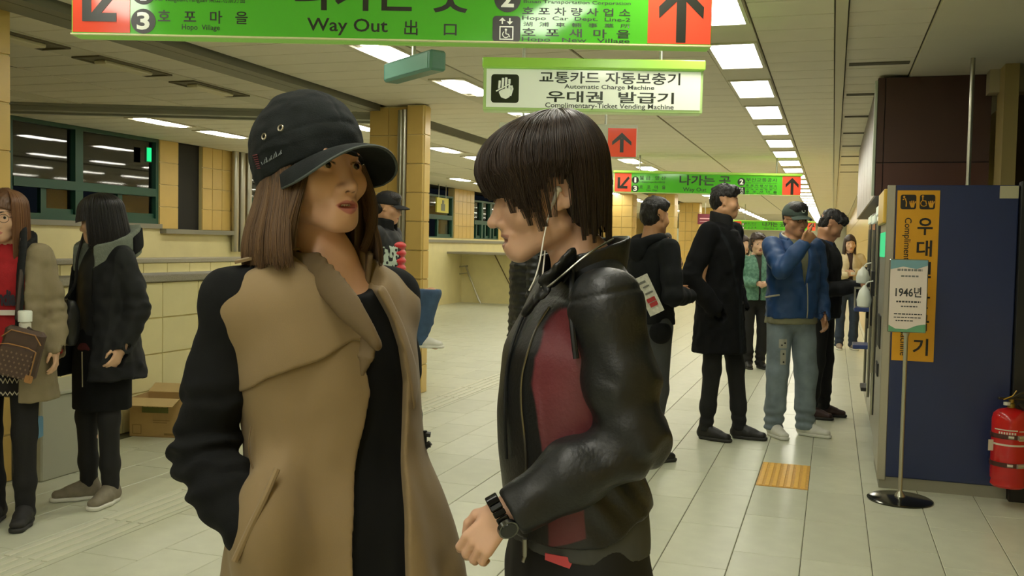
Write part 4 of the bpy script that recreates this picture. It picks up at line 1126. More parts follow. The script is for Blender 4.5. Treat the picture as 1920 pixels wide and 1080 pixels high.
def sleeve_noise(a, e, w, amp, f=90, near=.10):
    """Bunched creases round an elbow and down the forearm."""
    a, e, w = A(a, float), A(e, float), A(w, float); d1, d2 = nrm(e-a), nrm(w-e)
    def f_(x, y, z):
        q = (x-e[0])*(d1+d2)[0]+(y-e[1])*(d1+d2)[1]+(z-e[2])*(d1+d2)[2]; r = np.sqrt((x-e[0])**2+(y-e[1])**2+(z-e[2])**2)
        n = vnoise(x*22, y*22, z*22)
        return amp*np.sin(q*f*.55+n*2.2)*np.exp(-(r/near)**2)+amp*.5*vnoise(x*26+9, y*26, z*26)
    return f_
def folds(amp, fx=14, fz=5, seed=0.0, extra=None):
    def f_(x, y, z): return amp*vnoise(x*fx+seed, y*fx, z*fz)+amp*.5*vnoise(x*fx*2.3+seed, y*fx*2.3, z*fz*2)
    return f_
def bounds(*pts, m=.15):
    P = A([p for p in pts], float); return P.min(0)-m, P.max(0)+m
def shoe(parent, an, toe, m, sole=None, s=1.0, h=.006, name='shoe', laces=None, tall=.05, slim=1.0):
    an, toe = A(an, float), A(toe, float); d = nrm((toe-an)*A((1, 1, 0))); L = A((-d[1], d[0], 0))
    heel = A((an[0], an[1], 0))-d*.055*s; tip = A((an[0], an[1], 0))+d*.185*s; o = lambda t, lz, z: heel+(tip-heel)*t+L*lz+A((0, 0, z))
    v = Vol(*bounds(heel, tip, A((an[0], an[1], .16)), m=.07), h)
    w = slim
    v.put(seg(o(.12, 0, .045), o(.45, 0, .045), (.036*s*w, .036*s), (.041*s*w, .036*s), L), .02)
    v.put(seg(o(.45, 0, .042), o(.88, 0, .034), (.042*s*w, .034*s), (.036*s*w, .024*s), L), .02)
    v.put(seg(o(.16, 0, .05), o(.20, 0, .05+tall), .037*s, .040*s), .03); v.put(seg(o(.30, 0, .075), o(.62, 0, .055), .028*s, .022*s), .03)
    v.cut(lambda x, y, z: .006-z); v.cut(lambda x, y, z: z-(.075+tall), .004)
    b = v.obj(name, m, parent)
    if sole:
        q = Vol(*bounds(heel, tip, m=.07), min(h, .006))
        q.put(seg(o(.14, 0, .015), o(.5, 0, .015), (.039*s*w, .03), (.044*s*w, .03), L), .02); q.put(seg(o(.5, 0, .015), o(.9, 0, .015), (.044*s*w, .03), (.038*s*w, .03), L), .02)
        q.cut(lambda x, y, z: np.maximum(z-.024*s, .0015-z)); q.obj('sole', sole, b)
    if laces:
        l = MB()
        for t in (.36, .44, .52, .60):
            z = .098-.055*(t-.3)/.4; l.tube([o(t, -.026, z-.008), o(t+.02, 0, z+.006), o(t+.01, .026, z-.008)], .0035, 5)
        l.build('laces', laces, b)
    return b

# ================================================================== HELPERS TO POSE FIGURES
class Fig:
    """A person standing at a floor point, turned by rz; gives the figure's own coordinates of places in the room."""
    def __init__(s, u, v, d, turn, label, cat='person', name='person'):
        p = at_d(u, v, d); s.rz = YAW+math.radians(turn)
        s.e = empty(name, (p.x, p.y, 0), s.rz, label, cat); s.o = Vector((p.x, p.y, 0)); s.inv = Matrix.Rotation(-s.rz, 3, 'Z')
    def L(s, u, v, d): return A(s.inv @ (at_d(u, v, d)-s.o))
    def ray(s, u, v): return A(s.inv @ (CAMP-s.o)), A(s.inv @ _ray(u, v))
    def pl(s, u, v, ax, val):
        o, r = s.ray(u, v); return o+r*((val-o[ax])/r[ax])
    def cv(s, r, up, to):
        """A direction given as right / up / towards the viewer side of the concourse."""
        return A(s.inv @ (Matrix.Rotation(YAW, 3, 'Z') @ Vector((r, -to, up))))
def sheet(G, th, name, m, parent):
    """A closed cloth sheet of thickness th from a grid of points G (n, k, 3)."""
    G = A(G, float); n, k = G.shape[:2]
    du = np.gradient(G, axis=0); dv = np.gradient(G, axis=1); N = np.cross(du, dv); N /= np.maximum(np.linalg.norm(N, axis=2, keepdims=True), 1e-9)
    V = np.concatenate([(G+N*th/2).reshape(-1, 3), (G-N*th/2).reshape(-1, 3)]); q = n*k; Fc = []
    for i in range(n-1):
        for j in range(k-1):
            a = i*k+j; Fc.append((a, a+k, a+k+1, a+1)); Fc.append((q+a, q+a+1, q+a+k+1, q+a+k))
    B = [(i, 0) for i in range(n)]+[(n-1, j) for j in range(1, k)]+[(i, k-1) for i in range(n-2, -1, -1)]+[(0, j) for j in range(k-2, 0, -1)]
    for a, b in zip(B, B[1:]+B[:1]):
        a, b = a[0]*k+a[1], b[0]*k+b[1]; Fc.append((a, b, q+b, q+a)[::-1])
    me = mesh_from(V, Fc, name, True); o = link(name, me, parent, m)
    try: me.set_sharp_from_angle(angle=math.radians(50))
    except Exception: pass
    return o
def catmull(P, n=8):
    P = [A(p, float) for p in P]; out = []
    for i in range(len(P)-1):
        p0, p1, p2, p3 = P[max(i-1, 0)], P[i], P[i+1], P[min(i+2, len(P)-1)]
        for k in range(n):
            t = k/n; out.append(.5*((2*p1)+(-p0+p2)*t+(2*p0-5*p1+4*p2-p3)*t*t+(-p0+3*p1-3*p2+p3)*t**3))
    out.append(P[-1]); return out

# ================================================================== WOMAN IN CAP AND TRENCH COAT
SKIN_W = skin_mat('skin_woman', 'd8ab89', 'bd766c', '3a2a20')
W = Fig(628, 700, 1.84, 35, 'person in black military cap and tan trench coat with black sleeves, hand in pocket')
e = W.e
hc = W.L(588, 318, 1.80); nb = W.L(612, 492, 1.83)
sr, er, wr_ = W.L(444, 562, 1.745), W.L(382, 850, 1.75), W.L(462, 985, 1.66)
sl = W.L(728, 556, 1.93)
J = dict(pelvis=(.0, 0, .86), chest=W.L(605, 620, 1.84), neck=nb, head=hc, sh_r=sr, el_r=er, wr_r=wr_, sh_l=sl, el_l=sl+A((.05, .06, -.26)), wr_l=sl+A((.02, -.06, -.47)),
         hip_l=(.085, 0, .84), hip_r=(-.085, 0, .84), kn_l=(.09, -.02, .45), kn_r=(-.09, -.02, .45), an_l=(.09, .02, .08), an_r=(-.10, .02, .08), toe_l=(.10, -.10, .03), toe_r=(-.115, -.10, .03))
HW = rot(13, -5, -2)
Jb = dict(J); Jb['wr_r'] = W.L(500, 945, 1.76); Jb['el_r'] = er+W.cv(.01, 0, -.02)
fr, bo = body(e, Jb, 1.64, True, HW, .0032, SKIN_W, .0042, .0, hs=1.035, hands=('relaxed', (W.cv(.5, -.85, -.1), W.cv(-.8, -.4, .4), .9)))
teeth(e, fr, .0042)
hf = lambda p: A(p, float)@fr[0].T*fr[2]+fr[1]
# --- sections of the torso in the figure's own frame
def wsec(z, cpx, hw, ry=.77):
    dl = (cpx-628)*1.02e-3; return (z, dl*.70, -dl*.62, hw*1.1, hw*ry)
WS = [wsec(1.375, 600, .062, 1.0), wsec(1.33, 597, .125), wsec(1.29, 598, .150), wsec(1.20, 610, .163), wsec(1.13, 618, .166), wsec(1.05, 630, .158), wsec(.97, 638, .160), wsec(.88, 650, .188), wsec(.76, 655, .212), wsec(.55, 660, .245), wsec(.46, 660, .255)]
M_tany = mat('trench_tan_yoked', '8b7652', .75, noise=.06, nscale=9, bump=.06, bscale=500, sheen=.1, zones=[('yoke', '111314')])
M_tan = mat('trench_tan', '8b7652', .75, noise=.06, nscale=9, bump=.06, bscale=500, sheen=.2)
M_tand = mat('trench_tan_dark', '6b593c', .75, noise=.06, nscale=9, bump=.06, bscale=500)
M_knit = mat('black_sleeve_knit', '111314', .9, noise=.12, nscale=40, bump=.15, bscale=600, spec=.25)
M_tee = mat('black_jersey', '0e1011', .85, noise=.06, nscale=12, spec=.25)
def poly_front(pts, y=-.125): return [tuple(W.pl(u, v, 1, y)[[0, 2]]) for u, v in pts]
OPEN = poly_front([(560, 440), (600, 492), (636, 545), (668, 590), (700, 622), (694, 655), (690, 690), (697, 738), (684, 800), (668, 870), (655, 950), (645, 1010), (638, 1120), (600, 1500), (690, 1500), (740, 1120), (748, 1010), (760, 900), (770, 800), (776, 720), (768, 650), (752, 590), (728, 540), (700, 480), (690, 440)])
# black top under the coat
v = Vol((-.36, -.32, .40), (.36, .30, 1.46), .0045)
v.put(loft(WS, -.016, 2.2), 0); v.put(seg(sr*.85+sl*.15-(0, 0, .01), sl*.85+sr*.15-(0, 0, .01), .058), .04)
v.put(ell(nb+A((.03, -.075, .035)), (.078, .075, .095)), .01, 's'); v.put(seg(nb-(0, 0, .1), nb+(0, 0, .15), .062), .01, 's')
v.disp(folds(.0035, 16, 3))
v.obj('black_top', M_tee, e)
nr = [nb+A((.03, -.075, .035))+A((.079*math.cos(t), -.02+.0*t, .096*math.sin(t))) for t in np.linspace(-PI*.93, -PI*.07, 15)]
# coat body
def coat_shape(v, grow):
    v.put(loft(WS, grow, 2.1), 0)
    v.put(seg(sr-(0, 0, .015), nb-(0, 0, .045), (.055+grow, .058+grow), (.06+grow, .05+grow), (0, 1, 0)), .05); v.put(seg(sl-(0, 0, .015), nb-(0, 0, .045), (.055+grow, .058+grow), (.06+grow, .05+grow), (0, 1, 0)), .05)
    v.put(ell(W.L(495, 1010, 1.66), (.05, .06, .10)), .09)
    return v
def coat_folds(x, y, z):
    low = np.clip((1.02-z)/.3, 0, 1); th = np.arctan2(x, -y)
    return .009*low*np.sin(th*9+1.3*vnoise(x*3, y*3, z*2))+.0055*vnoise(x*11, y*11, z*3.5)+.0022*vnoise(x*30+3, y*30, z*16)
def coat_open(x, y, z): return -np.maximum(sdpoly(x, z, OPEN), y-.03)
v = coat_shape(Vol((-.36, -.34, .44), (.36, .34, 1.46), .0042), 0.0)
v.disp(coat_folds); v.cut(coat_open, .004)
v.put(seg(nb-(0, 0, .12), nb+(0, 0, .12), .064), .012, 's'); v.put(ell(nb+A((.03, -.075, .04)), (.075, .075, .10)), .01, 's')
# armholes trimmed so the black sleeves start at the seam
YOKE = poly_front([(400, 470), (560, 430), (580, 487), (566, 494), (520, 508), (470, 530), (446, 548), (452, 700), (380, 700)])
v.obj('coat_body', M_tany, e, {'yoke': lambda x, y, z: np.where(z > 1.2, sdpoly(x, z, YOKE), .1)})
# storm flap and turned lapels
FLAP = poly_front([(444, 548), (470, 530), (520, 508), (566, 494), (590, 492), (630, 540), (664, 590), (700, 628), (714, 655), (690, 642), (664, 640), (640, 655), (610, 676), (560, 697), (520, 718), (485, 757), (462, 792), (440, 740)])
LAP2 = poly_front([(688, 470), (716, 505), (748, 545), (778, 612), (805, 692), (808, 728), (792, 778), (780, 730), (770, 660), (752, 600), (724, 545)])
v = coat_shape(Vol((-.30, -.30, 1.0), (.30, .1, 1.46), .0036), .0085)
def flap_cut(x, y, z):
    d = np.minimum(sdpoly(x, z, FLAP), sdpoly(x, z, LAP2)); return np.maximum(d, y+.0)
v.disp(lambda x, y, z: .003*vnoise(x*12, y*12, z*7)); v.cut(flap_cut, .005)
v.put(seg(nb-(0, 0, .14), nb+(0, 0, .12), .066), .006, 's'); v.put(ell(nb+A((.03, -.075, .04)), (.073, .075, .10)), .006, 's')
v.obj('storm_flap', M_tan, e)
# collar and rolled lapel edge
v = Vol(*bounds(nb, sr, sl, W.L(712, 655, 1.7), m=.12), .0036)
def collar_ring(v, nb, r0, r1, z0, z1, th, tilt, gap, fwd=0.0):
    """A standing collar round the neck, open at the front by the angle gap (degrees)."""
    def f(x, y, z):
        X, Y, Z = x-nb[0], y-nb[1]-fwd, z-nb[2]; Zt = Z+tilt*Y; t = np.clip((Zt-z0)/(z1-z0), 0, 1)
        r = np.sqrt(X*X+(Y*.92)**2); d = np.abs(r-(r0+(r1-r0)*t))-th
        d = np.maximum(d, np.maximum(z0-Zt, Zt-z1)); ang = np.abs(np.arctan2(X, -Y)); return np.maximum(d, (math.radians(gap)-ang)*r)
    R_ = max(r0, r1)+.02
    v.put((f, nb-A((R_, R_, .1)), nb+A((R_, R_, .12))), .006)
collar_ring(v, nb, .074, .082, -.045, .030, .0055, -.25, 52)
chain(v, catmull([W.L(575, 490, 1.76), W.L(618, 530, 1.712), W.L(655, 578, 1.69), W.L(690, 622, 1.685), W.L(710, 652, 1.69)], 4), [((.020-.0004*i) if i < 9 else max(.0165-.0018*(i-8), .004), .0068) for i in range(17)], .014, u=W.cv(.8, .55, .2))
v.obj('collar', M_tand, e, smooth=4)
v = Vol(*bounds(W.L(690, 640, 1.69), W.L(676, 702, 1.69), m=.06), .0036); chain(v, [W.L(694, 636, 1.695), W.L(686, 670, 1.69), W.L(680, 702, 1.692)], [(.020, .0065), (.015, .006), (.004, .004)], .004, u=W.cv(1, .1, .3)); v.obj('lapel_fold', M_tand, e)
# sleeves
def sleeve(name, a, el, w, r, m, amp=.005, h=.0042, f=90, cuff=True, extra=None, sh=None, near=.1):
    v = Vol(*bounds(a, el, w, m=.13), h)
    a0 = a if sh is None else sh
    chain(v, [a0, a, a*.45+el*.55, el, el*.5+w*.5, w], [r[0]*.8, r[0], r[1], r[2], r[3], r[4]], .03)
    v.disp(sleeve_noise(a, el, w, amp, f, near))
    if extra: extra(v)
    if cuff:
        d = nrm(w-el); v.cut(lambda x, y, z: (x-w[0])*d[0]+(y-w[1])*d[1]+(z-w[2])*d[2], .006)
        v.put(seg(w-d*.02, w+d*.05, r[4]*.72), .004, 's')
    return v.obj(name, m, e)
sleeve('sleeve', sr+A((.0, 0, -.005)), er, wr_, (.060, .056, .053, .053, .047), M_knit, .0085, f=140, cuff=False, sh=sr*.8+nb*.2, near=.12)
sleeve('sleeve', sl, J['el_l'], J['wr_l'], (.056, .054, .050, .050, .045), M_knit, .005, cuff=False, sh=sl*.8+nb*.2)
# black shoulder yoke with tan epaulette
ep = catmull([sr*1.02+A((0, 0, .068))-nb*.02, sr*.66+nb*.34+A((0, 0, .058)), sr*.30+nb*.70+A((0, .0, .046))], 6)
wv = nrm(W.cv(.25, 0, 1)); G = [[p+wv*q+A((0, 0, .004-abs(q)*.12)) for q in (-.024, -.008, .008, .024)] for p in ep]
sheet(G, .005, 'epaulette', M_tan, e)
sheet([[A(p)+A((0, 0, .004)) for p in r] for r in G[4:6]], .004, 'epaulette_keeper', M_tand, e)
# pocket welt, cord, belt end
pk = [W.L(519, 880, 1.64), W.L(495, 935, 1.615), W.L(466, 995, 1.605), W.L(440, 1052, 1.60)]
MB().tube(catmull(pk, 5), .006, 8).build('pocket_welt', M_tan, e, True)
MB().tube(catmull([W.L(471, 800, 1.70), W.L(466, 835, 1.69), W.L(472, 872, 1.69), W.L(484, 890, 1.68)], 5), .0016, 6).build('belt_cord', M_tand, e, True)
def on_side_edge(u, v_):
    """Where the line of sight at u, v_ passes closest to the coat's flank."""
    o, r = W.ray(u, v_); f = loft(WS, 0, 2.1)[0]; ts = np.linspace(1.6, 2.15, 160); P = o+r*ts[:, None]
    return P[int(np.argmin(f(P[:, 0], P[:, 1], P[:, 2])))]
c = on_side_edge(792, 826); ux, uz = W.cv(1, 0, 0), A((0, 0, 1)); b = MB()
for a, q in (((-.004, .014), (.016, .012)), ((-.004, -.012), (.016, -.008)), ((.004, .020), (.004, -.018)), ((.016, -.004), (-.002, -.020))):
    b.tube([c+ux*a[0]+uz*a[1], c+ux*q[0]+uz*q[1]], .0055, 6)
b.build('belt_buckle', M_black, e, True)
# lining stripe inside the open left front
# trousers and boots below the frame
M_trs = mat('black_trouser', '17181a', .8)
v = Vol((-.2, -.2, .1), (.2, .2, .95), .009)
for q in (-1, 1): chain(v, [(q*.085, 0, .86), (q*.09, -.02, .45), (q*.095, .02, .13)], [.098, .068, .055], .02)
v.obj('trousers', M_trs, e)
for q, k in ((1, 'l'), (-1, 'r')): shoe(e, J['an_'+k], J['toe_'+k], M_black, h=.007, tall=.1)
# --- cap
RC = HW @ rot(0, -7, 0); cfr = (RC, hc+HW@A((0, .004, .0))*1.035, 1.0)
cf = lambda p: A(p, float)@RC.T+cfr[1]
M_cap = mat('cap_washed_black', '1a1f1f', .9, noise=.28, nscale=26, bump=.2, bscale=420, spec=.3)
M_capd = mat('cap_under_black', '17191a', .85)
v = Vol(cfr[1]-.17, cfr[1]+.19, .0034)
v.put(ell((0, .012, .040), (.096, .116, .096)), 0, 'u', cfr); v.put(seg((0, .012, -.03), (0, .010, .06), (.093, .112), (.092, .112)), .02, 'u', cfr)
v.put(ell((0, .010, .010), (.083, .101, .085)), .004, 's', cfr)
def capcut(x, y, z):
    q = np.stack(np.broadcast_arrays(x-cfr[1][0], y-cfr[1][1], z-cfr[1][2]), -1)@RC; return -.012+.16*np.clip(-q[..., 1], -.06, .1)-q[..., 2]
v.cut(capcut, .003)
def capfold(x, y, z):
    q = np.stack(np.broadcast_arrays(x-cfr[1][0], y-cfr[1][1], z-cfr[1][2]), -1)@RC
    X, Y, Z = q[..., 0], q[..., 1], q[..., 2]; az = np.arctan2(X, -Y)
    seam = .0022*np.exp(-((Z-(.043+.02*np.cos(az)))/.0022)**2)
    seam += .002*np.exp(-((np.sin(az*3))/.10)**2)*(Z > .06)
    return seam-.0030*vnoise(X*18, Y*18, Z*42)*(Z > .03)-.002*vnoise(X*45, Y*45, Z*70)
v.disp(capfold)
cap = v.obj('cap', M_cap, e)
G = []
for t in np.linspace(0, 1, 10):
    row = []
    for a in np.linspace(-1, 1, 25):
        an = a*math.radians(78); bx, by = .090*math.sin(an), -.108*math.cos(an)
        ln = .070*(1-.22*abs(a)**4)*math.sqrt(max(0, 1-abs(a)**9))+.002; ox, oy = bx*(1+.02*t)+math.sin(an)*ln*t*.28, by-ln*t
        oz = .012-.012*(1-math.cos(an))*2.0-2.9*max(abs(ox)-.004, 0)**2*(.55+.45*t)-.020*t*t+.006*t
        row.append(cf((ox, oy, oz)))
    G.append(row)
sheet(G, .005, 'brim', M_cap, cap)
MB().tube([p for p in G[-1]], .0028, 6).build('brim_edge', mat('cap_edge_worn', '4d5552', .8), cap, True)
def on_cap(u, v_, g=.0):
    """The point of the cap's crown seen at u, v, with its outward normal."""
    o, r = W.ray(u, v_); f = ell((0, .012, .040), (.096+g, .116+g, .096+g))[0]; f2 = seg((0, .012, -.03), (0, .010, .06), (.093+g, .112+g), (.092+g, .112+g))[0]
    def F_(p): q = [A(k) for k in (p-cfr[1])@RC]; a, b = float(f(*q)), float(f2(*q)); h_ = max(.02-abs(a-b), 0)/.02; return min(a, b)-h_*h_*.005
    t = 1.4
    for _ in range(120):
        d = F_(o+r*t)
        if d < .0004: break
        t += max(d*.7, .0004)
    p = o+r*min(t, 2.1); n_ = nrm([F_(p+A(k)*.002)-F_(p-A(k)*.002) for k in ((1, 0, 0), (0, 1, 0), (0, 0, 1))]); return p, n_
el = MB()
for u, v_ in ((495, 256), (526, 240)):
    p, n_ = on_cap(u, v_, .0015); u_ = nrm(np.cross(n_, (0, 0, 1))); w_ = np.cross(n_, u_)
    el.tube([p+(u_*math.cos(t)+w_*math.sin(t))*.0050 for t in np.linspace(0, 2*PI, 15)], .0017, 6, False)
el.build('eyelets', mat('eyelet_brass', 'a9a28c', .3, metal=.9), cap, True)['kind'] = 'stuff'
st = MB()
for k in range(13):
    u, v_ = 492+k*3.0, 309-k*1.7; a, _ = on_cap(u, v_, .001); b, _ = on_cap(u+2.2*(1 if k % 3 else -1), v_-(9 if k % 2 else 5), .001); st.tube([a, b], .0010, 4)
st.build('embroidery', mat('thread_grey', '7f898c', .8), cap)['kind'] = 'stuff'
st = MB()
for k in range(7):
    a, _ = on_cap(474+k*1.4, 292+k*4, .001); b, _ = on_cap(482+k*.9, 290+k*4.2, .001); st.tube([a, b], .0012, 4)
st.build('red_stitching', mat('thread_red', '6b3238', .8), cap)['kind'] = 'stuff'
# --- bob hair
M_hw = hair_mat('hair_brown', '463220', '6e5232', .5); M_hws = mat('hair_brown_base', '443321', .55, noise=.2, nscale=60, stretch=(1, 1, .05))
def bob_r(az, t):
    """Radius factor and drop of the bob at azimuth az (0 = front), t 0..1 from the cap rim to the ends."""
    z = .035-.205*t - .012*math.cos(az)*t
    q = min(max((t-.16)/.75, 0), 1); q = q*q*(3-2*q); rx = .073+.036*q; ry = .088+.046*q*(1-.5*(math.cos(az) > 0))
    return rx, ry, z
v = Vol(hc-.22, hc+.2, .0045)
S = [(-.158, 0, .012, .090, .094), (-.12, 0, .012, .098, .102), (-.06, 0, .012, .094, .104), (.0, 0, .012, .086, .104), (.05, 0, .012, .075, .098), (.09, 0, .012, .05, .07)]
v.put(loft(S), 0, 'u', fr)
def face_hole(x, y, z):
    q = np.stack(np.broadcast_arrays(x-fr[1][0], y-fr[1][1], z-fr[1][2]), -1)@fr[0]/fr[2]; X, Y, Z = q[..., 0], q[..., 1], q[..., 2]
    face = np.maximum(Y-(-.035+.25*np.abs(Z+.02)*(Z < -.02)), -.0)-0
    hole = np.maximum(Y+.028-.10*np.clip(-Z-.05, 0, .1), np.abs(X)-.2); inner = np.sqrt((X/.070)**2+((Y-.005)/.075)**2)*.07-.07
    inner = np.maximum(inner, Z+.03)
    return -np.minimum(hole, inner)
v.cut(face_hole, .004); v.cut(lambda x, y, z: -((x-fr[1][0])*0+(z-fr[1][2])+.150), .01)
v.disp(lambda x, y, z: .0025*np.sin(np.arctan2(x-hc[0], y-hc[1])*70+3*vnoise(x*9, y*9, z*3)))
hair = v.obj('hair', M_hws, e)
cs = []
for k in range(7500):
    az = rng.uniform(math.radians(62), math.radians(298)); lay = rng.uniform(0, 1); jit = rng.normal(0, .006); L_ = rng.uniform(.86, 1.03)-.02*lay+.02*math.sin(az*23)
    fr_k = abs(az-PI)/math.radians(118)
    row = []
    for t in np.linspace(0, 1, 9):
        rx, ry, z = bob_r(az, t*L_); a2 = az+jit*t*3+ .10*math.sin(az*1.0)*(-1 if fr_k > .8 else 0)*t
        o = .004+.010*lay
        row.append(((rx+o)*math.sin(a2), -(ry+o)*math.cos(a2)+.012, z+.03*(1-t)*fr_k*0))
    cs.append(A(row)@fr[0].T*fr[2]+fr[1])
strands('hair_strands', hair, cs, M_hw, .0008, .0004)
cs = []
for q in (-1, 1):          # the front locks that frame the face
    for k in range(520):
        o = rng.uniform(0, 1); y0 = rng.normal(0, .004); row = []
        for t in np.linspace(0, 1, 9):
            row.append((q*(.054+.029*math.sin(t*2.2)+.012*o*t+.006*o), -.058+.028*t+y0-.014*math.sin(t*PI)+.018*o*t, .002-.157*t*(.92+.1*o)))
        cs.append(A(row)@fr[0].T*fr[2]+fr[1])
strands('hair_strands', hair, cs, M_hw, .0008, .0004)

# ================================================================== SHORT HAIRED PERSON IN LEATHER JACKET
SKIN_M = skin_mat('skin_man', 'dfb496', 'bb8674', '241a16')
Mn = Fig(1088, 700, 1.87, -68, 'person with short dark hair and earphones in black leather jacket with red side panel')
e = Mn.e; mirrored = A((-1, 1, 1))
hcm = Mn.L(1028, 362, 1.84); nbm = Mn.L(1096, 492, 1.86)
sl, el_, wl = Mn.L(1137, 575, 1.705), Mn.L(1188, 822, 1.69), Mn.L(944, 962, 1.66)
srm = A((-sl[0]+.035, sl[1]+.045, sl[2]))
J = dict(pelvis=(.0, .0, .84), chest=(0, .005, 1.18), neck=nbm, head=hcm, sh_l=sl, el_l=el_, wr_l=wl, sh_r=srm, el_r=srm+A((-.05, .07, -.25)), wr_r=srm+A((-.05, .08, -.44)),
         hip_l=(.085, 0, .83), hip_r=(-.085, 0, .83), kn_l=(.10, -.03, .45), kn_r=(-.10, -.03, .45), an_l=(.11, .02, .08), an_r=(-.11, .02, .08), toe_l=(.13, -.11, .03), toe_r=(-.13, -.11, .03))
HM = rot(-14, 8, 0)
dh = Mn.cv(-.60, -.74, .10); nh = Mn.cv(-.15, .42, .9)
frm, bo = body(e, J, 1.62, True, HM, .0032, SKIN_M, .0062, 1.1, hs=1.055, hands=((dh, nh, .62), 'relaxed'), nose=1.02)
teeth(e, frm, .0062, 1.1)
M_lea = mat('black_leather', '171a1b', .43, spec=.55, noise=.12, nscale=14, bump=.10, bscale=140)
M_leaz = mat('black_leather_panelled', '171a1b', .43, spec=.55, noise=.10, nscale=14, bump=.10, bscale=140, zones=[('panel', '682c32')], soft=.0012)
def msec(z, f_, b_, rx):
    y0, y1 = (f_-1088)*1.035e-3/.93, (b_-1088)*1.035e-3/.93; return (z, 0, (y0+y1)/2, rx, (y1-y0)/2-.012)
MS = [msec(1.37, 1060, 1150, .07), msec(1.33, 1030, 1168, .125), msec(1.28, 996, 1182, .152), msec(1.19, 950, 1190, .178), msec(1.07, 938, 1180, .165), msec(.98, 944, 1196, .168), msec(.90, 952, 1216, .178), msec(.84, 958, 1222, .182), msec(.80, 960, 1222, .182)]
M_zip = mat('zip_metal', '8d8c80', .3, metal=.9)
def on_jacket(pts, g=.004):
    """Points carried onto the jacket's near side."""
    out = []
    for u, vv in pts:
        o, r = Mn.ray(u, vv); f = loft(MS, g, 2.15)[0]; t = 1.45
        for _ in range(200):
            p = o+r*t; d = float(f(A(p[0]), A(p[1]), A(p[2])))
            if d < .0008: break
            t += max(d*.6, .0008)
            if t > 2.2: break
        out.append(o+r*min(t, 1.9))
    return out
def side(pts, x=.13): return [tuple(Mn.pl(u, v, 0, x)[[1, 2]]) for u, v in pts]
yz = lambda pts: [(p[1], p[2]) for p in on_jacket(pts, 0)]
PANEL = yz([(1040, 568), (1072, 590), (1100, 650), (1125, 740), (1150, 800), (1140, 850), (1090, 872), (1022, 884), (1008, 800), (994, 720), (998, 670), (1014, 610)])
PANEL2 = yz([(1028, 960), (1096, 950), (1099, 1010), (1030, 1026)])
HEM = side([(900, 1035), (975, 1036), (1030, 1023), (1100, 1006), (1130, 985), (1160, 962), (1215, 950), (1400, 940), (1400, 100), (700, 100), (700, 1035)], .10)
def jack(v, g):
    v.put(loft(MS, g, 2.15), 0)
    for s_ in (sl, srm): v.put(seg(s_-(0, 0, .01), nbm-(0, 0, .045), (.052+g, .055+g), (.055+g, .05+g), (0, 1, 0)), .045)
    return v
v = jack(Vol((-.27, -.22, .76), (.27, .24, 1.46), .0040), 0)
def jfold(x, y, z):
    t = (z-.90)/.25; lowb = np.exp(-((z-.98)/.10)**2)
    crease = .0045*np.sin((z*1.0+y*1.05)*85+1.2*vnoise(x*6, y*6, z*6))*lowb*(x > 0)*np.clip((y+.09)/.05, 0, 1)
    zip_ = -.0030*np.exp(-(sdpoly(y, z, PANEL)/.006)**2)*(x > .0)
    return crease+.003*vnoise(x*14, y*14, z*8)+zip_
v.disp(jfold)
v.cut(lambda x, y, z: np.broadcast_to(sdpoly(y, z, HEM), np.broadcast(x, y, z).shape), .004)
# front opening at the neck, showing the shirt
v.put(seg(nbm-(0, 0, .1), nbm+(0, 0, .15), .062), .01, 's'); v.put(ell(nbm+A((0, -.085, .05)), (.045, .07, .10)), .01, 's')
v.obj('jacket_body', M_leaz, e, {'panel': lambda x, y, z: np.where(x > .02, np.minimum(sdpoly(y, z, PANEL), sdpoly(y, z, PANEL2)), .05)})
# zip along the panel and front edge
zp = on_jacket([(1030, 575), (1006, 615), (988, 665), (978, 710), (977, 760), (982, 810), (986, 855), (986, 884)])
MB().tube(catmull(zp, 5), .0022, 6).build('zip', M_zip, e, True)
zp = on_jacket([(1000, 560), (978, 600), (960, 650), (950, 700), (947, 780), (950, 860)], .003)
MB().tube(catmull(zp, 5), .0035, 6).build('front_seam', M_lea, e, True)
q = on_jacket([(985, 1010), (985, 1042)], .004); b = MB(); b.tube([q[0], q[1]], .006, 6); b.tube([q[1], q[1]+A((0, -.004, -.012))], .004, 6); b.build('zip_puller', M_zip, e, True)
# stand collar with zip edge and lapel
v = Vol(*bounds(nbm, Mn.L(1000, 560, 1.75), m=.14), .0036)
collar_ring(v, nbm, .074, .082, -.05, .030, .0055, -.28, 40, -.005)
chain(v, catmull([Mn.L(1075, 478, 1.755), Mn.L(1035, 520, 1.745), Mn.L(1000, 565, 1.77), Mn.L(985, 585, 1.79)], 4), [(.030, .0075), (.030, .0075), (.03, .0075), (.03, .0075), (.028, .0075), (.027, .0075), (.026, .0075), (.024, .0075), (.022, .007), (.02, .007), (.016, .007), (.013, .006), (.011, .006)], .008, u=Mn.cv(.5, .75, .3))
v.disp(folds(.0015, 24, 24)); v.obj('collar', M_lea, e)
zp = catmull([Mn.L(1150, 448, 1.80), Mn.L(1118, 466, 1.745), Mn.L(1085, 490, 1.728), Mn.L(1050, 520, 1.722), Mn.L(1018, 545, 1.735)], 6)
MB().tube(zp, .0022, 6).build('collar_zip', M_zip, e, True)
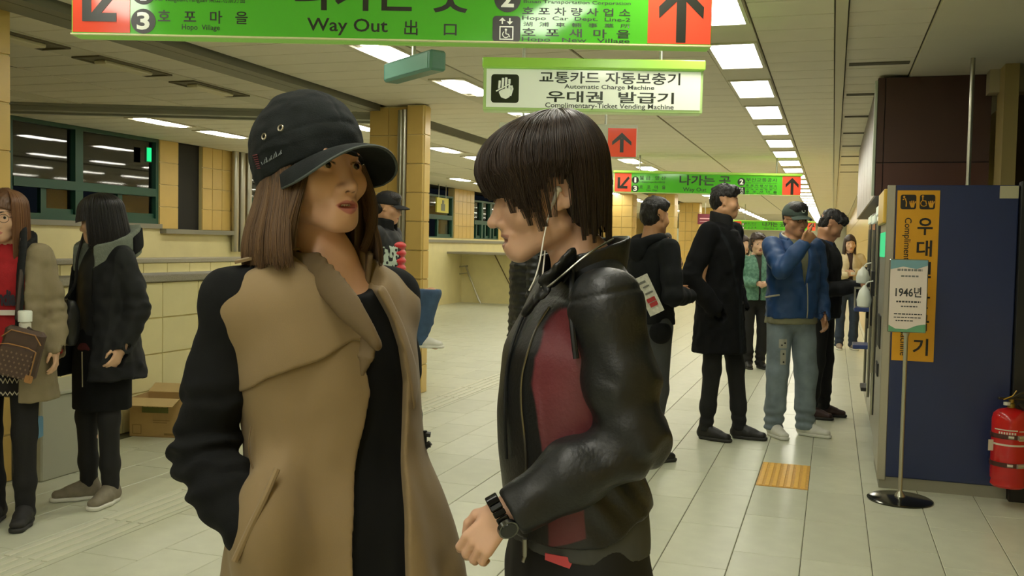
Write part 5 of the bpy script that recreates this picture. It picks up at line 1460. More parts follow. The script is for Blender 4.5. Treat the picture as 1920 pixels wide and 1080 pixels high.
# sleeves
def shoulder_seam(v):
    d = nrm(A(el_)-A(sl))
    for t, a in ((.0, 1), ):
        v.disp(lambda x, y, z: .004*np.exp(-(((x-sl[0])*d[0]+(y-sl[1])*d[1]+(z-sl[2])*d[2]+.02)/.004)**2))
sleeve('sleeve', sl, el_, wl+Mn.cv(.012, .0, 0), (.064, .062, .058, .056, .043), M_lea, .0065, f=70, sh=sl*.72+nbm*.28-(0, 0, .012), extra=shoulder_seam, near=.13)
sleeve('sleeve', srm, J['el_r'], J['wr_r'], (.060, .057, .052, .050, .043), M_lea, .005, sh=srm*.75+nbm*.25)
pp = catmull([sl*.45+nbm*.55+A((.01, -.05, .02)), sl*.7+nbm*.3+A((.012, -.062, .0)), sl+A((.0, -.066, -.03)), sl+A((.01, -.062, -.09))], 6)
MB().tube(pp, .0055, 8).build('sleeve_piping', M_lea, e, True)
# grey shirt hem, trousers
v = Vol((-.26, -.22, .72), (.26, .26, 1.0), .0055); v.put(loft([(z, cx, cy, rx, ry) for z, cx, cy, rx, ry in MS]+[(.74, 0, MS[-1][2], .18, MS[-1][4])], -.010, 2.15), 0)
v.disp(folds(.003, 14, 6)); v.cut(lambda x, y, z: np.maximum(.815-.02*y-z, z-.97)); v.obj('shirt_hem', mat('grey_shirt', '4a4c4a', .85, noise=.05), e)
v = Vol((-.26, -.24, .08), (.26, .26, .92), .008); cy = MS[-1][2]
v.put(loft([(.90, 0, cy, .165, .125), (.84, 0, cy, .168, .122), (.74, 0, cy*.8, .178, .125), (.66, 0, cy*.5, .17, .12)], 0, 2.1), 0)
for q in (-1, 1): chain(v, [(q*.085, cy*.5, .74), (q*.10, -.03, .45), (q*.11, .02, .13)], [.10, .068, .052], .03)
v.disp(folds(.003, 12, 8)); v.obj('trousers', mat('black_denim', '141516', .75, noise=.1, nscale=20), e)
for k in ('l', 'r'): shoe(e, J['an_'+k], J['toe_'+k], M_black, h=.007, tall=.08)
# red tab at the waist
q0, q1 = [Mn.L(u, vv, 1.735) for u, vv in ((1022, 1043), (1096, 1062))]
G = [[q0+(q1-q0)*t+A((0, 0, (-.006-.007*t)*s_))+A((.004*math.sin(t*PI), 0, 0)) for s_ in (-1, 0, 1)] for t in np.linspace(0, 1, 8)]
sheet(G, .003, 'red_tab', mat('coral_tab', 'd8505a', .5), e)
# watch
wd = nrm(A(wl)-A(el_)); u_ = nrm(np.cross(wd, (0, 0, 1))); w_ = np.cross(wd, u_); wc = A(wl)+wd*.006
b = MB()
for k in range(18):
    t = 2*PI*k/18; c = wc+(u_*math.cos(t)*.029+w_*math.sin(t)*.034); R_ = A([wd, nrm(u_*math.cos(t)+w_*math.sin(t)), nrm(-u_*math.sin(t)+w_*math.cos(t))]).T
    bb = MB().box((-.011, -.004, -.0052), (.011, .004, .0052), .0015); b.add([R_@A(p)+c for p in bb.v], bb.f)
watch = b.build('watch_bracelet', mat('watch_black', '1b1c1b', .22, metal=.5), e); watch['kind'] = 'stuff'
fdir = nrm(Mn.cv(.25, -.45, .85)); fdir = nrm(fdir-wd*fdir.dot(wd)); fu = wd; fv = np.cross(fdir, fu); c = wc+fdir*.034
def diskm(r, h0, h1, n=28):
    m_ = MB().lathe([(0, h0), (r, h0), (r*.97, h1), (0, h1)], n=n); R_ = A([fu, fv, fdir]).T; m_.v = [tuple(R_@A(p)+c) for p in m_.v]; return m_
diskm(.0185, 0, .008).build('watch_case', mat('watch_steel', '6d6f6b', .2, metal=.9), watch, True)
diskm(.0150, .0078, .0092).build('watch_face', mat('watch_glass', '23282a', .08), watch, True)
# --- hair
M_hm = hair_mat('hair_dark', '211913', '3a2c22', .33); M_hms = mat('hair_dark_base', '1d1612', .5, noise=.2, nscale=50)
hl = lambda P: A(P)@frm[0].T*frm[2]+frm[1]
v = Vol(hcm-.22, hcm+.22, .0045)
v.put(ell((0, .006, .050), (.084, .108, .084)), 0, 'u', frm); v.put(ell((0, .050, -.01), (.070, .062, .070)), .03, 'u', frm)
def mface(x, y, z):
    q = np.stack(np.broadcast_arrays(x-frm[1][0], y-frm[1][1], z-frm[1][2]), -1)@frm[0]/frm[2]; X, Y, Z = q[..., 0], q[..., 1], q[..., 2]
    return -np.maximum(np.maximum(Y-.018, Z-.046-.6*np.clip(-Y-.06, 0, .1)), -.2)
v.cut(mface, .01)
hair = v.obj('hair', M_hms, e)
cs = []
NL = 560
for k in range(NL):
    az = rng.uniform(-PI, PI) if k % 3 else rng.uniform(-.95, .95); aa = abs(az); d_ = math.degrees(aa)
    lay = rng.uniform(0, 1)
    # where the lock ends, by azimuth: fringe, temple points, clear of the ear, nape
    if d_ < 42: ze = .012-.014*rng.random()
    elif d_ < 76: ze = rng.choice([.004, -.008, -.022, -.038, -.058], p=[.3, .25, .2, .15, .1])+rng.normal(0, .006)
    elif d_ < 106: ze = rng.choice([.034, .024, .015])+rng.normal(0, .005)
    else: ze = -.040-.065*rng.random()
    if lay > .55: ze += rng.uniform(.0, .020) if d_ < 106 else rng.uniform(.01, .05)
    lw = rng.uniform(.045, .11); sweep = rng.normal(0, .10)+(.25*np.sign(az) if d_ < 60 else 0)*rng.random()
    for s_ in range(28):
        da = rng.normal(0, lw); o = lay*.016+rng.uniform(0, .006); row = []
        for t in np.linspace(0, 1, 11):
            th = t*1.0; a2 = az+da*(1-.62*t*t)*min(1, t*3)+sweep*t
            # from the crown over the skull, then falling
            zc = .137+.0+o*.6; zt = ze
            if t < .62:
                ph = t/.62*PI*.5; rr = math.sin(ph); zz = .050+(zc-.050)*math.cos(ph)
            else:
                q = (t-.62)/.38; rr = 1.0-.02*q*q-(.10*q*q if d_ > 104 else 0)-(.05*q*q if d_ < 60 else 0); zz = .050+(zt-.050)*q
            X = (.087+o)*rr*math.sin(a2); Y = .004-(.112+(o if math.cos(a2) > 0 else o*.35-.004))*rr*math.cos(a2)+(.030*(1-rr))
            row.append((X, Y, zz))
        cs.append(hl(row))
strands('hair_strands', hair, cs, M_hm, .0008, .00035)
# --- earphones
M_ear = mat('earphone_white', 'e9e6da', .3)
ear = Mn.L(1046, 356, 1.765)
E_ = empty('earphones', tuple(Mn.o), Mn.rz, 'white earphones with thin cable hanging from the ear of the leather-jacketed person', 'earphones')
MB().ball(ear, (.008, .008, .008), 12, 8).build('earbud', M_ear, E_, True)
pth = [Mn.L(1046, 358, 1.762), Mn.L(1040, 372, 1.758), Mn.L(1036, 384, 1.757)]; MB().tube(pth, [.0045, .004, .003], 8).build('earbud_stem', M_ear, E_, True)
pth = [Mn.L(1036, 384, 1.757), Mn.L(1026, 415, 1.755), Mn.L(1019, 450, 1.753), Mn.L(1012, 490, 1.748), Mn.L(1003, 522, 1.742), Mn.L(992, 545, 1.745)]
MB().tube(catmull(pth, 8), .0015, 6).build('cable', M_ear, E_, True)
pth = [Mn.L(1022, 470, 1.80), Mn.L(1019, 500, 1.775), Mn.L(1015, 538, 1.735)]
MB().tube(catmull(pth, 8), .0015, 6).build('cable', M_ear, E_, True)

# ================================================================== PEOPLE FURTHER BACK
def hair_cap(F, fr, m, h, bump=.004, style='short', name='hair', lo=None, yb=.030, xb=.064):
    """Hair as a solid mass with locks; style: short, long, bob, curly."""
    R_, c, s = fr; v = Vol(c-(.2, .2, .5 if style == 'long' else .24), c+A((.2, .2, .2)), h)
    def q3(x, y, z): q = np.stack(np.broadcast_arrays(x-c[0], y-c[1], z-c[2]), -1)@R_/s; return q[..., 0], q[..., 1], q[..., 2]
    if style == 'short':
        v.put(ell((0, .010, .048), (.079, .101, .085)), 0, 'u', fr); v.put(ell((0, .050, -.005), (.064, .055, .072)), .03, 'u', fr); v.put(ell((0, -.050, .088), (.060, .052, .034)), .03, 'u', fr)
        v.cut(lambda x, y, z: -(lambda X, Y, Z: np.minimum(np.maximum(Y-.028-.6*np.clip(Z, -.1, .03), Z-.050+.25*np.abs(X)), .02))(*q3(x, y, z)), .008)
    elif style == 'curly':
        v.put(ell((0, .012, .040), (.100, .112, .096)), 0, 'u', fr); v.put(ell((0, .045, -.03), (.094, .070, .085)), .03, 'u', fr); bump = .013
        v.cut(lambda x, y, z: -(lambda X, Y, Z: np.maximum(np.maximum(Y+.005, Z-.060), np.abs(X)-.072))(*q3(x, y, z)), .01)
    else:
        zb = -.15 if style == 'bob' else (lo or -.34)
        S = [(zb, 0, .02, .085 if style == 'bob' else .10, .085 if style == 'bob' else .055), (-.10, 0, .016, .094, .098), (-.03, 0, .010, .090, .108), (.04, 0, .008, .086, .108), (.09, 0, .008, .068, .088), (.125, 0, .01, .035, .05), (.134, 0, .01, .008, .01)]
        v.put(loft(S), 0, 'u', fr)
        v.cut(lambda x, y, z: -(lambda X, Y, Z: np.minimum(np.maximum(np.maximum(Y+yb, Z-.045+.30*np.abs(X)), np.abs(X)-xb), .02))(*q3(x, y, z)), .008)
        v.put(seg((0, .0, -.5), (0, .005, -.10), (.06, .05), (.06, .06)), .01, 's', fr)
    fq = 34 if style != 'curly' else 20
    def d(x, y, z):
        X, Y, Z = [(x-c[0]), (y-c[1]), (z-c[2])]
        if style in ('bob', 'long'): return bump*np.sin(np.arctan2(X, Y)*44+3*vnoise(x*10, y*10, z*3))*.6
        if style == 'curly': return bump*vnoise(x*38, y*38, z*38)
        return bump*1.3*vnoise(x*60, y*60, z*30)+bump*vnoise(x*110, y*110, z*60)
    v.disp(d)
    return v.obj(name, m, F.e, smooth=1 if style != 'curly' else 0)
def bg_cap(F, fr, m, h, brimlen=.07, mark=None):
    R_, c, s = fr; v = Vol(c-.16, c+.19, h)
    v.put(ell((0, .010, .042), (.085, .106, .086)), 0, 'u', fr)
    v.cut(lambda x, y, z: -((np.stack(np.broadcast_arrays(x-c[0], y-c[1], z-c[2]), -1)@R_/s)[..., 2]-.022), .004)
    cp = v.obj('cap', m, F.e); f = lambda p: A(p, float)@R_.T*s+c; G = []
    for t in np.linspace(0, 1, 6):
        row = []
        for a in np.linspace(-1, 1, 13):
            an = a*math.radians(66); bx, by = .080*math.sin(an), -.094*math.cos(an); ln = brimlen*(1-.4*abs(a)**3)
            row.append(f((bx, by-ln*t, .030-2.6*bx*bx-.02*t*t)))
        G.append(row)
    sheet(G, .005, 'brim', m, cp)
    if mark:
        b = MB(); pts = [f((.020*math.cos(t)*.7, -.0935-.0, .072+.018*math.sin(t)-.0)) for t in np.linspace(.7, 5.6, 12)]+[f((.014, -.096, .068)), f((.003, -.096, .068))]
        b.tube(pts, .0042, 6); b.build('cap_letter', mark, cp, True)
    return cp
def dress(F, J, H, name, m, hem, chest, hip, rs, k=.03, amp=.004, h=.010, fem=False, cutf=None, ends=(True, True), neck=(.062, .058), nz=0.0, attrs=None, sl=('l', 'r'), extra=None, p=2.15, low=None, opn=None):
    """An upper garment (with sleeves) over the skeleton: hem height, chest and hem half-widths, sleeve radii."""
    s = H/1.7; nk, ch, pe = A(J['neck'], float), A(J['chest'], float), A(J['pelvis'], float)
    def at(z):
        if z > ch[2]: t = (z-ch[2])/(nk[2]-ch[2]); return ch+(nk-ch)*t
        t = np.clip((z-pe[2])/(ch[2]-pe[2]), -.6, 1); return pe+(ch-pe)*t
    S = []
    for z, w in ((nk[2]+.01+nz, neck), (nk[2]-.045, (chest[0]*.62, chest[1]*.72)), (nk[2]-.10, (chest[0]*.9, chest[1]*.9)), (ch[2], chest), ((ch[2]+pe[2])/2, (chest[0]*.5+hip[0]*.46, chest[1]*.5+hip[1]*.46))):
        if z > hem+.05: c = at(z); S.append((z, c[0], c[1], *w))
    if pe[2] > hem+.06: S.append((pe[2], pe[0], pe[1], *hip))
    lw = low or hip; S.append((hem, at(hem)[0], at(hem)[1], *lw))
    pts = [A(J[q+'_'+t]) for q in ('sh', 'el', 'wr') for t in 'lr']+[nk+A((0, 0, .08)), A((at(hem)[0]+lw[0], at(hem)[1]+lw[1], hem)), A((at(hem)[0]-lw[0], at(hem)[1]-lw[1], hem)), A((0, 0, hem))]
    v = Vol(*bounds(*pts, m=.11), h)
    v.put(loft(S, 0, p), 0)
    v.put(seg(A(J['sh_l'])-(0, 0, .012), A(J['sh_r'])-(0, 0, .012), (.058*s+.006, .05*s), (.058*s+.006, .05*s), (0, 1, 0)), k+.02)
    for t in sl:
        a, el, w = A(J['sh_'+t], float), A(J['el_'+t], float), A(J['wr_'+t], float)
        chain(v, [a, a*.4+el*.6, el, el*.4+w*.6, w], rs, k if k < .025 else .022)
        d = nrm(w-el)
        v.put(seg(w-d*.012, w+d*.07, rs[4]*.72), .004, 's')
        v.disp(sleeve_noise(a, el, w, amp, 100, .09))
    if extra: extra(v)
    v.disp(folds(amp*.8, 13, 6, hem*7))
    v.put(seg(nk-(0, 0, .06), nk+(0, -.01, .16), neck[0]*.86), .006, 's')
    if opn is not None: v.cut(lambda x, y, z: -np.maximum(sdpoly(x, z, opn), y-.02), .004)
    if cutf: v.cut(cutf, .004)
    return v.obj(name, m, F.e, attrs)
def pants(F, J, H, m, r=(.088, .062, .052), top=None, h=.010, amp=.004, bottom=.07, name='trousers', attrs=None, hipw=(.152, .112)):
    s = H/1.7; pe = A(J['pelvis'], float); tz = top or pe[2]+.04
    pts = [A(J[q+'_'+t], float) for q in ('hip', 'kn', 'an') for t in 'lr']
    v = Vol(*bounds(*pts, pe, m=.17), h)
    v.put(seg(pe-(0, 0, .05), A((pe[0], pe[1], tz)), (hipw[0]*s, hipw[1]*s), (hipw[0]*s*.93, hipw[1]*s*.93)), .03)
    for t in 'lr':
        hp, kn, an = [A(J[q+'_'+t], float) for q in ('hip', 'kn', 'an')]; bt = an+A((0, 0, bottom-.085)); d = nrm(kn-an)
        chain(v, [hp, kn, kn*.35+an*.65, bt], [r[0]*s, r[1]*s, (r[1]*.4+r[2]*.6)*s, r[2]*s], .03)
        v.disp(lambda x, y, z: amp*np.sin((z-an[2])*95+2*vnoise(x*12, y*12, z*8))*np.exp(-((z-an[2]-.04)/.10)**2)*(np.hypot(x-an[0], y-an[1]) < .12))
    v.disp(folds(amp, 15, 7)); v.cut(lambda x, y, z: np.maximum(z-tz, bottom-.012-z), .003)
    return v.obj(name, m, F.e, attrs)
def neck_roll(F, J, m, name, r=.068, z0=-.03, z1=.05, th=.010, h=.008, gap=0, tilt=-.1, fwd=0):
    nb_ = A(J['neck'], float); v = Vol(*bounds(nb_, m=.17), h)
    collar_ring(v, nb_, r, r*.96, z0, z1, th, tilt, gap, fwd); v.disp(folds(.003, 12, 12)); return v.obj(name, m, F.e, smooth=2)
sk = lambda n: skin_mat(*{'a': ('skin_fair', 'd6ae8e', 'b9726a', '2c2018'), 'b': ('skin_warm', 'c99a76', 'a8695e', '1c1512'), 'c': ('skin_tan', 'bb8a66', '9a6155', '17110e')}[n])
def walker(u, v, turn, label): return Fig(u, v, at_z_depth(u, v), turn, label)
def at_z_depth(u, v):
    p = at_z(u, v); return -(CAMR.transposed() @ (p-CAMP)).z
H_blk = mat('hair_black', '151211', .42, noise=.25, nscale=60, bump=.5, bscale=160, stretch=(1, 1, .3)); H_brn = mat('hair_dark_brown', '33231a', .45, noise=.25, nscale=50, bump=.4, bscale=120, stretch=(1, 1, .3)); H_red = mat('hair_auburn', '5e4029', .45, noise=.2, nscale=60, stretch=(1, 1, .06))
M_bk = mat('black_wool', '121314', .9, noise=.15, nscale=30, spec=.2); M_bk2 = mat('black_cotton', '191a1b', .85, noise=.1, nscale=20, spec=.25)
M_shb = mat('shoe_black', '171614', .5); M_shs = mat('shoe_sole_dark', '2b2a27', .7); M_shw = mat('shoe_white', 'd9d8cc', .5, noise=.05); M_lace = mat('lace_pale', 'd6d3c6', .7)

# ---- long haired woman in red at the photo edge
F = walker(14, 978, 6, 'woman with long auburn hair, glasses, red lettered sweater and open khaki coat'); e = F.e
J = joints(1.58, True, feet=((.095, -.03), (-.06, .02))); J['wr_l'] = (.235, -.03, .84); J['wr_r'] = (-.10, -.22, 1.0); J['el_r'] = (-.23, -.02, 1.06)
fr1, _ = body(e, J, 1.58, True, rot(0, 4, 0), .006, sk('a'))
SW = mat('red_sweater', 'a3161d', .85, noise=.08, nscale=40, bump=.1, bscale=300, zones=[('band', '1c1816')])
dress(F, J, 1.58, 'sweater', SW, .63, (.155, .115), (.168, .128), [.05, .046, .043, .04, .038], fem=True, h=.008, low=(.178, .132), attrs={'band': lambda x, y, z: z-.76})
z_ = MB(); fq = lambda x: -.136*math.sqrt(max(0, 1-(x/.185)**2))-.003
for zc, ht in ((.735, .018), (.705, .018), (.645, .012)):
    pts = []
    for k in range(33):
        x = -.15+.3*k/32; pts.append((x, fq(x)-.002, zc+(ht if k % 2 else -ht)*.6))
    z_.tube(pts, .004, 4)
z_.build('chevron_knit', mat('cream_knit', 'd8d2bd', .9), e)
nb_ = A(J['neck'])
lt = lettering('Indians', (-.02, .105, 1.055, 1.13), e, mat('letter_navy', '231e2a', .7), .05, -.131, stretch=True); lt.rotation_euler = (0, 0, math.radians(10))
MB().box((-.02, -.137, 1.03), (.11, -.131, 1.036)).box((-.02, -.137, 1.012), (.11, -.131, 1.018)).box((-.02, -.136, 1.018), (.11, -.131, 1.03)).build('underline', mat('letter_white', 'd8d0c4', .7), e).rotation_euler = (0, 0, math.radians(10))
KH = mat('khaki_coat', '85795d', .85, noise=.08, nscale=14, bump=.08, bscale=250)
opn1 = [(-.09, 1.6), (.055, 1.46), (.10, 1.36), (.125, 1.15), (.12, .95), (.10, .5), (-.13, .5), (-.14, 1.1), (-.12, 1.36)]
dress(F, J, 1.58, 'coat', KH, .60, (.198, .145), (.212, .158), [.064, .061, .058, .055, .053], amp=.006, h=.008, low=(.235, .165), opn=opn1)
neck_roll(F, J, M_bk2, 'hood', .105, -.09, .035, .022, .008, 42, -.35, .015)
v = Vol((.02, -.22, .7), (.2, .05, 1.45), .007); chain(v, catmull([(.085, -.02, 1.42), (.115, -.10, 1.33), (.118, -.142, 1.2), (.115, -.15, 1.0), (.105, -.155, .8)], 3), [.017]*14, .004); v.obj('coat_lining', M_bk2, e)
pants(F, J, 1.58, mat('black_tights', '121213', .8), (.082, .058, .047), h=.008, bottom=.06, amp=.001)
for q in 'lr': shoe(e, J['an_'+q], J['toe_'+q], mat('shoe_charcoal', '242322', .7), M_shs, .95, .006, laces=M_lace)
hr = hair_cap(F, fr1, H_red, .006, .004, 'long', lo=-.30)
cs = []
for k in range(2600):
    az = rng.uniform(math.radians(40), math.radians(320)); o = rng.uniform(0, 1); row = []
    for t in np.linspace(0, 1, 10):
        if t < .3: ph = t/.3*PI/2; rr = math.sin(ph); z = .045+.085*math.cos(ph)
        else: rr = 1+.10*(t-.3); z = .045-(t-.3)/.7*(.34+.05*o)
        row.append(((.088+.012*o)*rr*math.sin(az)*(1+.0*t), .010-(.106+.01*o)*rr*math.cos(az)*(1 if math.cos(az) > 0 else 1-.35*max(0, t-.4)), z))
    cs.append(A(row)@fr1[0].T+fr1[1])
strands('hair_strands', hr, cs, hair_mat('hair_auburn_strand', '5a3c26', '7d5637', .42), .0014, .0007)
g = MB(); f1 = lambda p: A(p, float)@fr1[0].T+fr1[1]
for q in (-1, 1): g.tube([f1((q*.033+.024*math.cos(t), -.102, -.006+.019*math.sin(t))) for t in np.linspace(0, 2*PI, 21)], .0014, 6, False); g.tube([f1((q*.057, -.10, 0)), f1((q*.072, -.05, .002)), f1((q*.076, .01, .002))], .0014, 6)
g.tube([f1((-.010, -.103, 0)), f1((0, -.106, .003)), f1((.010, -.103, 0))], .0014, 6); g.build('glasses', mat('glasses_frame', '5c4a3c', .3, metal=.6), e, True)
# sling bag, bottle, blue bag
B = empty('sling_bag', tuple(F.o), F.rz, 'brown patterned sling bag with tan corners held before the red sweater', 'bag')
p0 = F.L(39, 662, 4.40); bx, bz = .088, .115; tl = Matrix.Rotation(math.radians(14), 3, 'Y')
def bagbox(w, d, hgt, c, mm, name, bev=.016):
    b = MB().box((-w, -d, -hgt), (w, d, hgt), bev); b.v = [tuple((tl @ Vector(q))+Vector(c)) for q in b.v]; return b.build(name, mm, B)
MG = mat('bag_brown', '4b382b', .5, noise=.1, nscale=30); MT = mat('bag_tan', '9b6f3c', .5); MP = mat('bag_print', '75604a', .6)
bagbox(bx, .03, bz, p0, MG, 'bag_body'); bagbox(bx*.92, .014, bz*.62, p0+A(tl @ Vector((0, -.038, -.038))), MG, 'front_pocket', .010)
pr = MB()
for i in range(-3, 4):
    for j in range(-3, 3):
        c = p0+A(tl @ Vector((i*.022+(.011 if j % 2 else 0), -.0525, -.038+j*.021)))
        if abs(i*.022) < .07: pr.poly([(0, -.006), (.005, 0), (0, .006), (-.005, 0)], .0012, at=0); pr.v[-8:] = [tuple((tl @ Vector(q))+Vector(c)) for q in pr.v[-8:]]
pr.build('printed_motifs', MP, B)['kind'] = 'stuff'
b = MB()
for q in (-1, 1): b.poly(rrect(q*bx*.9-.018, q*bx*.9+.018, -.115, -.08, .008), .002, at=-.0535)
b.v = [tuple((tl @ Vector(q))+Vector(p0)) for q in b.v]; b.build('corner_patches', MT, B)
pi_ = [p0+A(tl @ Vector(q)) for q in ((-bx*.92, -.053, -.10), (-bx*.92, -.053, .03), (-bx*.5, -.053, .04), (bx*.5, -.053, .04), (bx*.92, -.053, .03), (bx*.92, -.053, -.10))]
MB().tube(pi_, .003, 6).build('piping', MT, B); MB().tube([p0+A(tl @ Vector(q)) for q in ((-bx, -.032, .06), (-bx*.6, -.034, .10), (bx*.6, -.034, .10), (bx, -.032, .06))], .003, 6).build('zip', MT, B)
MB().tube([p0+A((.05, .0, .10)), A((.112, -.168, 1.0)), A((.125, -.155, 1.2)), A((.10, -.08, 1.37))], .010, 6).build('strap', mat('bag_strap', '3a2f26', .6), B, True)
q = F.L(47, 598, 4.42); Bt = empty('bottle', tuple(F.o), F.rz, 'small bottle with a white cap standing in the brown sling bag', 'bottle')
MB().lathe([(.0, -.07), (.026, -.068), (.026, 0), (.018, .008)], q-A((0, 0, .02)), 14).build('bottle_body', mat('bottle_label', 'd9d8c8', .35), Bt, True); MB().lathe([(0, 0), (.030, 0), (.031, .045), (.028, .05), (0, .05)], q-A((0, 0, .012)), 16).build('bottle_cap', mat('cap_white', 'e2e8dc', .35), Bt, True)
q = F.L(58, 800, 4.75); Bb = empty('shopping_bag', tuple(F.o), F.rz, 'light blue bag hanging behind the legs of the woman in red', 'bag')
b = MB().box((-.045, -.03, -.055), (.05, .03, .05), .006); b.v = [tuple(A(t)+q) for t in b.v]; b.build('bag_body', mat('bag_blue', '6fa3c9', .5), Bb); MB().tube([q+A((-.03, 0, .05)), q+A((0, 0, .14)), q+A((.03, 0, .05))], .004, 6).build('bag_handle', mat('bag_blue', '', .5), Bb)

# ---- black haired woman in dark coat
F = walker(192, 938, -32, 'woman with black bob, grey hood and dark leather-sleeved coat, holding black bag'); e = F.e
J = joints(1.58, True, feet=((.07, .0), (-.085, -.02))); J['toe_r'] = (-.15, -.13, .03); J['toe_l'] = (.12, -.11, .03)
J['el_l'] = (.225, .05, 1.02); J['wr_l'] = (.215, -.04, .82); J['wr_r'] = (-.20, -.10, .86)
fr2, _ = body(e, J, 1.58, True, rot(-58, 8, 0), .006, sk('a'))
dress(F, J, 1.58, 'dark_shirt', mat('dark_shirt', '1d1f1f', .6), .80, (.15, .11), (.16, .12), [.05, .046, .043, .04, .038], fem=True, h=.009)
v = Vol((-.22, -.2, .44), (.22, .22, 1.0), .008); v.put(loft([(.98, 0, 0, .135, .10), (.88, 0, 0, .160, .125), (.70, 0, 0, .165, .135), (.49, 0, -.0, .160, .14)]), 0); v.disp(folds(.004, 12, 3)); v.obj('skirt', M_bk, e)
MB().tube([(.035, -.141, .80), (.04, -.142, .62)], .003, 6).build('skirt_zip', M_steel, e)
v = Vol((-.22, -.2, .72), (.22, .22, .92), .008); v.put(loft([(.90, 0, 0, .155, .118), (.80, 0, 0, .166, .130)]), 0); v.obj('sweater_hem', mat('wine_knit', '4f1719', .9), e)
CO = mat('dark_coat', '0e1012', .75, noise=.12, nscale=16, spec=.3, zones=[('leather', '1c1e1f')]); opn2 = [(-.06, 1.6), (.05, 1.45), (.07, 1.3), (.10, 1.0), (.13, .6), (-.16, .6), (-.12, 1.0), (-.075, 1.3)]
dress(F, J, 1.58, 'coat', CO, .66, (.19, .14), (.21, .165), [.063, .060, .057, .055, .052], amp=.006, h=.008, low=(.25, .205), opn=opn2, attrs={'leather': lambda x, y, z: np.where(z > .75, .172-np.abs(x), .1)})
neck_roll(F, J, mat('grey_fleece', '6d7468', .95, noise=.12, nscale=40, bump=.3, bscale=150), 'hood_lining', .122, -.09, .055, .036, .008, 30, -.42, .018)
neck_roll(F, J, M_bk, 'hood', .140, -.07, .03, .026, .009, 105, -.5, .02)
pants(F, J, 1.58, mat('black_tights', '', .8), (.08, .057, .047), h=.008, bottom=.075, amp=.001)
TP = mat('shoe_taupe', '7d7563', .75, noise=.1, nscale=40)
for q in 'lr':
    b = shoe(e, J['an_'+q], J['toe_'+q], TP, M_shw, 1.0, .006, laces=M_lace)
hr = hair_cap(F, fr2, H_blk, .006, .004, 'bob', yb=.042, xb=.2)
cs = []
for k in range(2200):
    az = rng.uniform(math.radians(20), math.radians(340)); o = rng.uniform(0, 1); row = []; sh_ = 1 if abs(math.degrees(az)-180) < 112 else .28
    for t in np.linspace(0, 1, 10):
        if t < .5: ph = t/.5*PI/2; rr = math.sin(ph); z = .045+.092*math.cos(ph)
        else: rr = 1+.10*math.sin((t-.5)*PI); z = .045-(t-.5)/.5*(.155+.03*o)*sh_
        row.append(((.090+.010*o)*rr*math.sin(az), .010-(.110+.01*o)*rr*math.cos(az), z))
    cs.append(A(row)@fr2[0].T+fr2[1])
strands('hair_strands', hr, cs, hair_mat('hair_black_strand', '0f0d0d', '1f1b1a', .35), .0014, .0007)
B = empty('shoulder_bag', tuple(F.o), F.rz, 'black leather flap bag held before the woman with the black bob', 'bag')
v = Vol((-.22, -.33, .78), (.18, -.08, 1.12), .007); c = A((-.03, -.20, .95))
v.put(seg(c+A((-.06, 0, .0)), c+A((.06, 0, .0)), (.125, .045), (.125, .045), (0, 0, 1)), 0); v.disp(folds(.005, 14, 14)); v.cut(lambda x, y, z: np.maximum(np.abs(x-c[0])-.105, np.abs(z-c[2])-.125), .02)
ML = mat('bag_leather_black', '1a1b1b', .35, bump=.2, bscale=40); v.obj('bag_body', ML, B)
MB().box((-.14, -.252, .985), (.08, -.243, 1.075), .004).build('flap', ML, B); b = MB(); b.tube([(-.11, -.256, 1.0), (-.02, -.26, .985), (.07, -.256, 1.0)], .004, 6); b.build('zip', M_steel, B)
MB().tube(catmull([(-.02, -.205, 1.06), (-.02, -.142, 1.15), (-.04, -.118, 1.27), (-.07, -.06, 1.40)], 4), .008, 6).build('strap', ML, B)

# ---- man with raised knee at the big column
F = Fig(722, 560, 7.75, 78, 'man in black cap and black jacket with pale printed sleeve, knee raised by the column'); e = F.e
J = joints(1.78, False); J['kn_l'] = (.10, -.36, .98); J['an_l'] = (.10, -.27, .62); J['toe_l'] = (.11, -.40, .55); J['hip_l'] = (.09, -.02, .90)
J['el_r'] = (-.25, .06, 1.15); J['wr_r'] = (-.20, -.12, 1.0); J['wr_l'] = (.22, -.15, .98)
fr3, _ = body(e, J, 1.78, False, rot(8, 6, 0), .011, sk('b'), hs=1.03)
dress(F, J, 1.78, 'jacket', mat('black_jacket_print', '17191a', .7, zones=[('print', 'b9c8b8')], col2=None), .86, (.20, .145), (.19, .15), [.075, .07, .065, .06, .055], h=.011, amp=.007, attrs={'print': lambda x, y, z: np.where((x < -.08) & (z < 1.36) & (z > 1.10), .012-.03*vnoise(x*40, y*40, z*40)-.012, .05)})
v = Vol((-.16, -.28, .92), (.16, .1, 1.45), .01)
for k in range(6): v.put(ell((0, -.075, 1.36-k*.06), (.12, .092, .042)), .018)
v.obj('red_puffer_vest', mat('red_puffer', 'c0272b', .45), e)
neck_roll(F, J, M_bk2, 'collar', .085, -.06, .07, .014, .01, 20, -.15)
pants(F, J, 1.78, mat('blue_jeans', '3d5673', .85, noise=.15, nscale=12), (.092, .074, .058), h=.011, bottom=.07)
for q in 'lr':
    z0 = J['an_'+q][2]-.085; b = shoe(e, A(J['an_'+q])-A((0, 0, z0)), A(J['toe_'+q]), M_shw, M_shw, 1.05, .01); b.location.z = z0
hair_cap(F, fr3, H_blk, .011, .003, 'short'); bg_cap(F, fr3, mat('cap_black', '161718', .85), .008, .08)
MB().tube([A((q_*.075, -.03+0, .002))@fr3[0].T*1.03+fr3[1] if 0 else fr3[1]+fr3[0]@A((q_*.03+.02*math.cos(t), -.1, .0+.016*math.sin(t))) for q_ in (-1, 1) for t in np.linspace(0, 2*PI, 11)], .0016, 5).build('glasses', mat('glasses_frame', '', .3), e)

